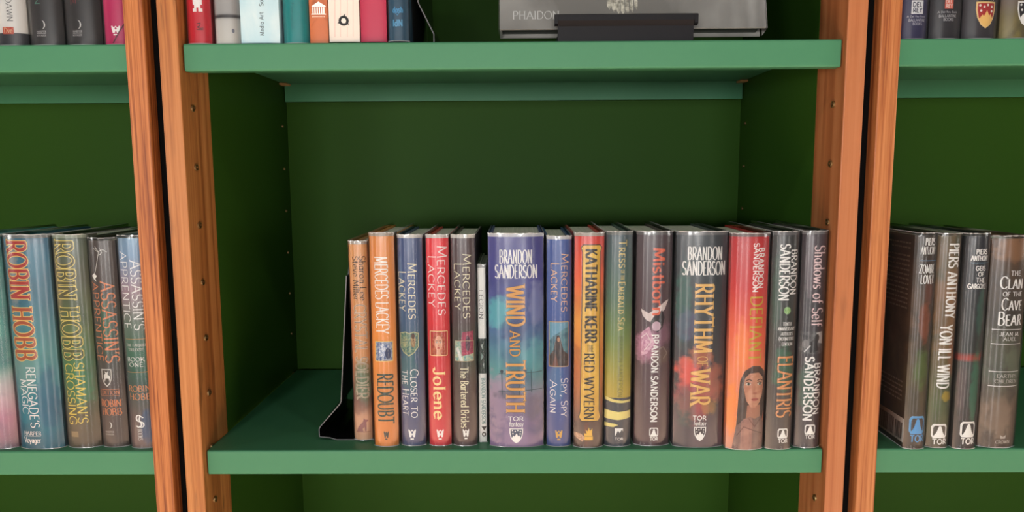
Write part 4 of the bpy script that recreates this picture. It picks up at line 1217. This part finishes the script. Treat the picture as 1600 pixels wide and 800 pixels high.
TL_, TC, TR_ = 'books on the upper shelf of the left bay', 'books on the upper shelf of the central bay', 'books on the upper shelf of the right bay'
book('white book with a small red logo on the upper left shelf', -.5452, -.5092, .006, .235, [(0, (50, 52, 58)), (.055, (48, 50, 56)), (.056, (226, 224, 220)), (1, (226, 224, 220))], topc(-15, 38), K1, z0=H, group=TL_,
     prints=[('title', lay([('text', 'DAWN', (26, -34, 62, 110), 'down', 'serif_light', (50, 54, 60))])), ('publisher_emblem', lay([('rect', 5, 146, 75, 190, ((176, 52, 44), (206, 96, 70), 500)), ('text', 'Dve', (14, 152, 66, 184), 'h', 'roman', (226, 190, 150))]))])
for (xa, xb, pa, pb, cap, cx, lab) in ((-.5080, -.4712, 40, 95, (90, 150, 130), 250, 'black book with crescent moon logo next to the white book, a green letter above it'), (-.4699, -.4309, 97, 155, (170, 60, 70), 476, 'black book with crescent moon logo next to the magenta book, a red letter above it')):
    book(lab, xa, xb, .006, .24, [(0, (52, 52, 54)), (1, (50, 50, 54))], topc(pa, pb), K1, z0=H, group=TL_, mottle=((40, 40, 42), 30, .45, .7, .7, .2),
         prints=[('title', lay([('text', 'N' if cx < 300 else 'E', (cx - 50, -30, cx - 16, 12), 'down', 'roman', cap)])), ('publisher_emblem', lay([(em_crescent, (cx - 14, 108, cx + 26, 164), WHITE), ('text', 'HARPER', (cx - 34, 172, cx + 30, 185), 'h', 'serif', (206, 204, 204)), ('line', [(cx - 34, 190), (cx + 30, 190)], 2, (206, 204, 204)), ('text', 'VOYAGER', (cx - 34, 196, cx + 30, 207), 'h', 'serif', (206, 204, 204))]))])
book('magenta book with a white winged-letter logo beside the left upright', -.4289, -.4007, .006, .24, [(0, (176, 40, 98)), (.3, (186, 48, 108)), (1, (170, 40, 96))], topc(158, 200), K1, z0=H, group=TL_, mottle=((140, 24, 74), 30, .48, .7, .6, .4),
     prints=[('publisher_emblem', lay([(em_daw, (686, 145, 746, 204), WHITE, (176, 40, 98))])), ('dark_stroke', lay([('poly', [(690, 252), (700, 252), (790, 110), (780, 112)], (96, 20, 56))]))])


def mitt(p):
    p.poly([(78, -40), (136, -40), (136, 14), (126, 14), (126, 36), (137, 36), (137, 56), (112, 56), (112, 30), (100, 30), (100, 56), (76, 56), (76, 36), (86, 36), (86, 14), (78, 14)], WHITE)


book('red book with a white figure emblem, first on the central upper shelf', -.3403, -.3135, .004, .23, [(0, (186, 34, 56)), (1, (196, 36, 60))], topc(290, 330), K2, z0=H, group=TC,
     prints=[('emblem', lay([(mitt,)])), ('publisher_emblem', lay([('line', [(104, 128), (126, 124), (122, 142), (106, 148), (124, 156), (144, 154)], 5, (70, 14, 26)), ('line', [(104, 164), (144, 164)], 4, (70, 14, 26))]))])
book('white and silver book with a dark grey band, beside the red one', -.3115, -.2833, .005, .235, [(0, (214, 212, 206)), (.1, (206, 204, 200)), (.112, (196, 194, 190)), (.115, (60, 58, 60)), (.128, (70, 68, 70)), (.13, (180, 178, 176)), (1, (206, 204, 202))], topc(333, 375), K2, z0=H, group=TC, film=True,
     prints=[('ink_mark', lay([('ell', 320, 172, 8, 13, (120, 122, 136), 12)]))])
book('wide pale blue paperback with small grey text reading upward', -.2820, -.2412, .003, .25, [(0, (178, 206, 216)), (1, (184, 210, 218))], topc(377, 438), K2, z0=H, group=TC, film=False, B=.0012, name='paperback_book', mottle=((206, 222, 226), 40, .45, .7, .7, .4),
     prints=[('title', lay([('text', 'Media Art', (481, 78, 505, 207), 'up', 'sans', (76, 88, 96)), ('text', 'San', (478, -6, 502, 44), 'up', 'sans', (76, 88, 96))]))])
book('turquoise book with dark vertical lettering', -.2398, -.2110, .005, .24, [(0, (30, 146, 146)), (1, (36, 152, 152))], topc(440, 483), K2, z0=H, group=TC,
     prints=[('title', lay([('text', 'Flammarion', (662, 15, 682, 165), 'down', 'sans_thin', (16, 92, 96))]))])


def temple(p):
    p.poly([(785, 30), (828, 4), (870, 30), (870, 36), (785, 36)], WHITE)
    for i in range(6):
        x = 790 + i * 13.2
        p.rect(x, 38, x + 8, 74, WHITE)
    p.rect(784, 75, 872, 81, WHITE)
    for i in range(10):
        p.rect(788 + i * 8.2, 90, 793 + i * 8.2, 97, (236, 210, 186))


book('narrow copper-brown book with a white temple logo', -.2104, -.1910, .005, .235, [(0, (176, 110, 78)), (1, (186, 116, 82))], topc(484, 513), K2, z0=H, group=TC, mottle=((120, 70, 48), 90, .5, .7, .7, .6), film=False, B=.0012,
     prints=[('publisher_emblem', lay([(temple,)]))])


def swirl(p):
    cx, cy = 978, 124
    p.ell(cx, cy, 31, 30, (24, 24, 26), 24); p.ell(cx, cy, 15, 15, (228, 222, 214), 16)
    for a in (40, 160, 280):
        ca, sa = math.cos(a * D2R), math.sin(a * D2R)
        p.poly([(cx + 16 * ca - 6 * sa, cy + 16 * sa + 6 * ca), (cx + 42 * ca, cy + 42 * sa), (cx + 16 * ca + 14 * sa, cy + 16 * sa - 14 * ca)], (24, 24, 26))
    p.poly([(cx - 10, cy - 16), (cx + 6, cy - 4), (cx + 14, cy + 14), (cx - 4, cy + 6)], (228, 222, 214))


def dots(p):
    for x in (924, 958, 1000, 1034):
        for i in range(24):
            y = -10 + i * 9.6
            if not (90 < y < 158 and 940 < x < 1014):
                p.rect(x - 1, y, x + 1.6, y + 5, (206, 110, 110)); p.layer -= 1


book('cream book with dotted red lines and a black swirl logo', -.1903, -.1582, .005, .235, [(0, (222, 214, 206)), (1, (230, 222, 214))], topc(514, 562), K2, z0=H + .001, group=TC, film=False, B=.0012,
     prints=[('dotted_lines', lay([(dots,)])), ('publisher_emblem', lay([(swirl,)]))])
book('plain rose-red cloth book between the cream and the dark blue book', -.1576, -.1302, .006, .235, [(0, (156, 60, 82)), (1, (166, 66, 86))], topc(563, 604), K2, z0=H + .001, group=TC, film=False, B=.002)
book('dark slate-blue book with light blue lettering next to the upper bookend', -.1295, -.1068, .006, .235, [(0, (42, 84, 106)), (1, (46, 92, 114))], topc(605, 640), K2, z0=H + .0016, group=TC,
     prints=[('publisher_emblem', lay([('text', 'dash', (1268, 46, 1334, 80), 'h', 'sans_bold', (70, 160, 206)), ('line', [(1280, 78), (1300, 96), (1312, 78)], 4, (70, 160, 206)), ('text', 'IdN', (1270, 122, 1332, 160), 'h', 'sans_bold', (100, 176, 214))]))])


def delrey(c, tc_, x):
    def fn(p):
        x0, y0, x1, y1 = x
        p.rect(x0, y0, x1, y1, c)
        w, h = x1 - x0, y1 - y0
        p.text('DEL', (x0 + .12 * w, y0 + .14 * h, x1 - .12 * w, y0 + .45 * h), 'h', 'sans_bold', tc_)
        p.text('REY', (x0 + .12 * w, y0 + .56 * h, x1 - .12 * w, y0 + .88 * h), 'h', 'sans_bold', tc_)
    return fn


book('navy book with a white square logo on the upper right shelf', .4044, .4342, .006, .24, [(0, (52, 52, 84)), (1, (56, 56, 90))], topc(1408, 1453), K4, z0=H, group=TR_,
     prints=[('publisher_emblem', lay([(delrey((240, 240, 240), (50, 50, 80), (704, 28, 784, 110)),)])), ('publisher_name', lay([('text', 'A Del Rey Book', (676, 119, 798, 133), 'h', 'sans', (206, 206, 216)), ('text', 'BALLANTINE', (684, 140, 796, 155), 'h', 'sans', (206, 206, 216)), ('text', 'BOOKS', (708, 162, 772, 177), 'h', 'sans', (206, 206, 216))]))])
book('black book with a coral square logo on the upper right shelf', .4355, .4686, .006, .24, [(0, (38, 40, 48)), (1, (40, 42, 50))], topc(1455, 1505), K4, z0=H, group=TR_,
     prints=[('publisher_emblem', lay([(delrey((226, 110, 90), (236, 226, 216), (914, 18, 970, 80)),)])), ('publisher_name', lay([('text', 'A Del Rey Book', (870, 93, 996, 108), 'h', 'sans', (206, 206, 210)), ('text', 'BALLANTINE', (876, 115, 990, 131), 'h', 'sans', (206, 206, 210)), ('text', 'BOOKS', (902, 137, 968, 153), 'h', 'sans', (206, 206, 210))]))])
book('dark grey book with a yellow and red shield on the upper right shelf', .4699, .5069, .006, .24, [(0, (56, 54, 62)), (1, (60, 58, 66))], topc(1507, 1563), K4, z0=H, group=TR_, mottle=((40, 40, 46), 40, .45, .7, .7, .5),
     prints=[('publisher_emblem', lay([('text', 'fantasy', (1115, 0, 1238, 34), 'h', 'sans', (240, 226, 206)), (em_shield, (1104, 38, 1240, 200), (244, 214, 150), (186, 52, 56), (244, 206, 130), (246, 240, 230))]))])
book('olive gold book with a black and white shield, cut off by the right picture edge', .5089, .5446, .006, .24, [(0, (150, 140, 90)), (.1, (120, 110, 76)), (.2, (110, 96, 100)), (1, (104, 84, 96))], topc(1566, 1620), K4, z0=H, group=TR_, mottle=((70, 66, 58), 60, .45, .7, .7, .4),
     prints=[('publisher_emblem', lay([('text', 'fantasy', (1374, 0, 1480, 34), 'h', 'sans', WHITE), (em_shield, (1364, 38, 1490, 192), WHITE, (40, 40, 44), WHITE, WHITE)]))])


# ---- bookends: one folded sheet of black steel each, a foot under the books and a flared wall
def sheet_along_y(bm, pts, th, y0, y1):
    """polyline (x,z) thickened to th, extruded in y"""
    L, R_ = [], []
    for i, p in enumerate(pts):
        a = pts[max(0, i - 1)]; b = pts[min(len(pts) - 1, i + 1)]
        dx, dz = b[0] - a[0], b[1] - a[1]; l = math.hypot(dx, dz)
        L.append((p[0] - dz / l * th / 2, p[1] + dx / l * th / 2)); R_.append((p[0] + dz / l * th / 2, p[1] - dx / l * th / 2))
    prof = L + R_[::-1]
    va = [bm.verts.new((x, y0, z)) for x, z in prof]; vb = [bm.verts.new((x, y1, z)) for x, z in prof]
    n = len(pts); m = len(prof)
    for i in range(n - 1):
        for ring in (va, vb):
            bm.faces.new((ring[i], ring[i + 1], ring[m - 2 - i], ring[m - 1 - i]))
    for i in range(m):
        j = (i + 1) % m
        bm.faces.new((va[i], va[j], vb[j], vb[i]))
    bmesh.ops.recalc_face_normals(bm, faces=bm.faces[:])


def bookend(label, z0, foot_end, foot_out, kink, wall_top, s, y0, y1):
    """x positions are world; s=+1 when the wall stands left of its books"""
    t = empty('bookend', (wall_top[0], 0, z0)); tag(t, label, 'bookend', 'black steel bookends')
    X = lambda x: x - wall_top[0]
    bm = bmesh.new()
    z_f = 0.0008
    pts = [(X(foot_end), z_f), (X(foot_out) + s * .020, z_f), (X(foot_out) + s * .012, .0032), (X(foot_out) + s * .001, .0042), (X(foot_out), .0052)]
    pts += [(X(foot_out), .0135), (X(foot_out) + s * .0015, .0165), (X(kink[0]) - s * .0015, kink[1] - .0025), (X(kink[0]), kink[1] + .001)]
    pts += [(X(wall_top[0]) - s * .002, wall_top[1] - .012)]
    sheet_along_y(bm, pts, 0.0011, y0, y1)
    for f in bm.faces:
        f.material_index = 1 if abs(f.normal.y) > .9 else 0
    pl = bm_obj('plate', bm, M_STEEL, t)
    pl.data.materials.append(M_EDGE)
    # folded-over top edge with clipped front corner
    bm = bmesh.new()
    sheet_along_y(bm, [(X(wall_top[0]) - s * .002, wall_top[1] - .0122), (X(wall_top[0]) - s * .0008, wall_top[1] - .004), (X(wall_top[0]) - s * .0004, wall_top[1])], .0011, y0 + .008, y1)
    bm_obj('top_edge', bm, M_STEEL, t)
    # rubber foot
    for yy in (y0 + .012, y1 - .02):
        bm = bmesh.new()
        bmesh.ops.create_cone(bm, cap_ends=True, segments=14, radius1=.0042, radius2=.0038, depth=.0032)
        bm_obj('rubber_foot', bm, M_BLACK, t, loc=(X(foot_out) + s * .0075, yy, .0017))
    return t


bookend('black folded steel bookend on the main shelf, left of the peach book', 0.0, -.1590, -.2240, (-.1975, .0456), (-.1846, .2035), 1, .030, .165)
bookend('black folded steel bookend on the upper shelf, right of the slate-blue book', H, -.135, -.0836, (-.1000, .046), (-.1058, .2035), -1, .030, .165)


# ---- picture book on a display stand
def display():
    t = empty('display_stand', (.119, .01, H + .0003)); tag(t, 'black plastic display stand on the upper shelf holding the grey picture book', 'stand')
    bm = bmesh.new()
    # front lip: moulded profile with flared rim (y,z)
    prof = [(-.004, 0), (-.004, .0155), (-.0085, .0205), (-.0085, .0262), (-.0055, .0275), (-.001, .0265), (0, .020), (.0, .008), (.075, .008), (.075, 0)]
    extrude_profile(bm, prof, 'x', -.0705, .0705)
    bm_obj('lip', bm, M_STAND, t)
    for s in (-1, 1):
        bm = bmesh.new()
        extrude_profile(bm, [(-.0085, .0175), (-.0085, .0262), (-.0055, .0275), (-.001, .0265), (0, .020), (-.004, .0155)], 'x', s * .0706 if s > 0 else -.0742, .0742 if s > 0 else -.0706)
        bm_obj('rim_end', bm, M_STAND, t)
    bm = bmesh.new()
    extrude_profile(bm, [(.036, .0078), (.042, .0078), (.092, .165), (.086, .165)], 'x', -.06, .06)
    bm_obj('back_rest', bm, M_STAND, t)
    # the book
    wB, hB, tB = .282, .30, .022
    b = empty('picture_book', (.1285, .019, H + .0155)); tag(b, 'large grey picture book leaning on the black display stand', 'book')
    b.rotation_euler = (-15 * D2R, 0, 0)
    mt = jacket_mat('picture_cover', hB, [(0, (128, 126, 122)), (.1, (136, 134, 130)), (.4, (110, 110, 108)), (1, (120, 118, 116))], ((176, 174, 170), 14, .42, .66, .8, .6), ())
    sp = Spine(wB, hB, (780, 1198, 44, 768, 1212, -400), (760, 0, 2.76), 0.0)
    for nm, ya, yb in (('front_board', 0.0, .0025), ('back_board', tB - .0025, tB)):
        bm = bmesh.new(); add_box(bm, -wB / 2, wB / 2, ya, yb, 0, hB, .0006, 1)
        bm_obj(nm, bm, mt, b)
    bm = bmesh.new(); add_box(bm, -wB / 2, -wB / 2 + .0025, .0026, tB - .0026, 0, hB)
    bm_obj('spine_board', bm, mt, b)
    bm = bmesh.new(); add_box(bm, -wB / 2 + .003, wB / 2 - .005, .0028, tB - .0028, .004, hB - .004)
    bm_obj('page_block', bm, paint_mat('shaded_page_edges', (92, 94, 88), (70, 74, 68), 0.7, 30, 0.1), b)  # shade and green reflection under the book put into the page colour
    bm = bmesh.new()
    vs = [bm.verts.new(p) for p in ((-wB / 2 - .001, tB + .001, -.0006), (-wB / 2 - .001, -.0008, -.0006), (wB / 2 + .001, -.0008, -.0006), (wB / 2 + .001, tB + .001, -.0006))]
    vt = [bm.verts.new((v.co.x, v.co.y, hB + .002)) for v in vs]
    for i in range(3): bm.faces.new((vs[i], vs[i + 1], vt[i + 1], vt[i]))
    bm_obj('clear_film', bm, M_FILM, b)
    p = Print(sp)
    def shells(p):
        for i in range(7):
            x = 520 + i * 20
            p.poly([(x, -60), (x + 16, -60), (x + 22 - i, 18 + 26 * math.sin(i * .5)), (x + 12, 34 + 24 * math.sin(i * .5)), (x + 2, 18 + 20 * math.sin(i * .5))], ((226, 222, 208), (150, 146, 134), 240))
    shells(p)
    p.build('cover_picture', b)
    p = Print(sp)
    p.text('PHAIDON', (112, 38, 312, 75), 'h', 'serif_light', (226, 226, 224))
    p.build('publisher_name', b)


display()
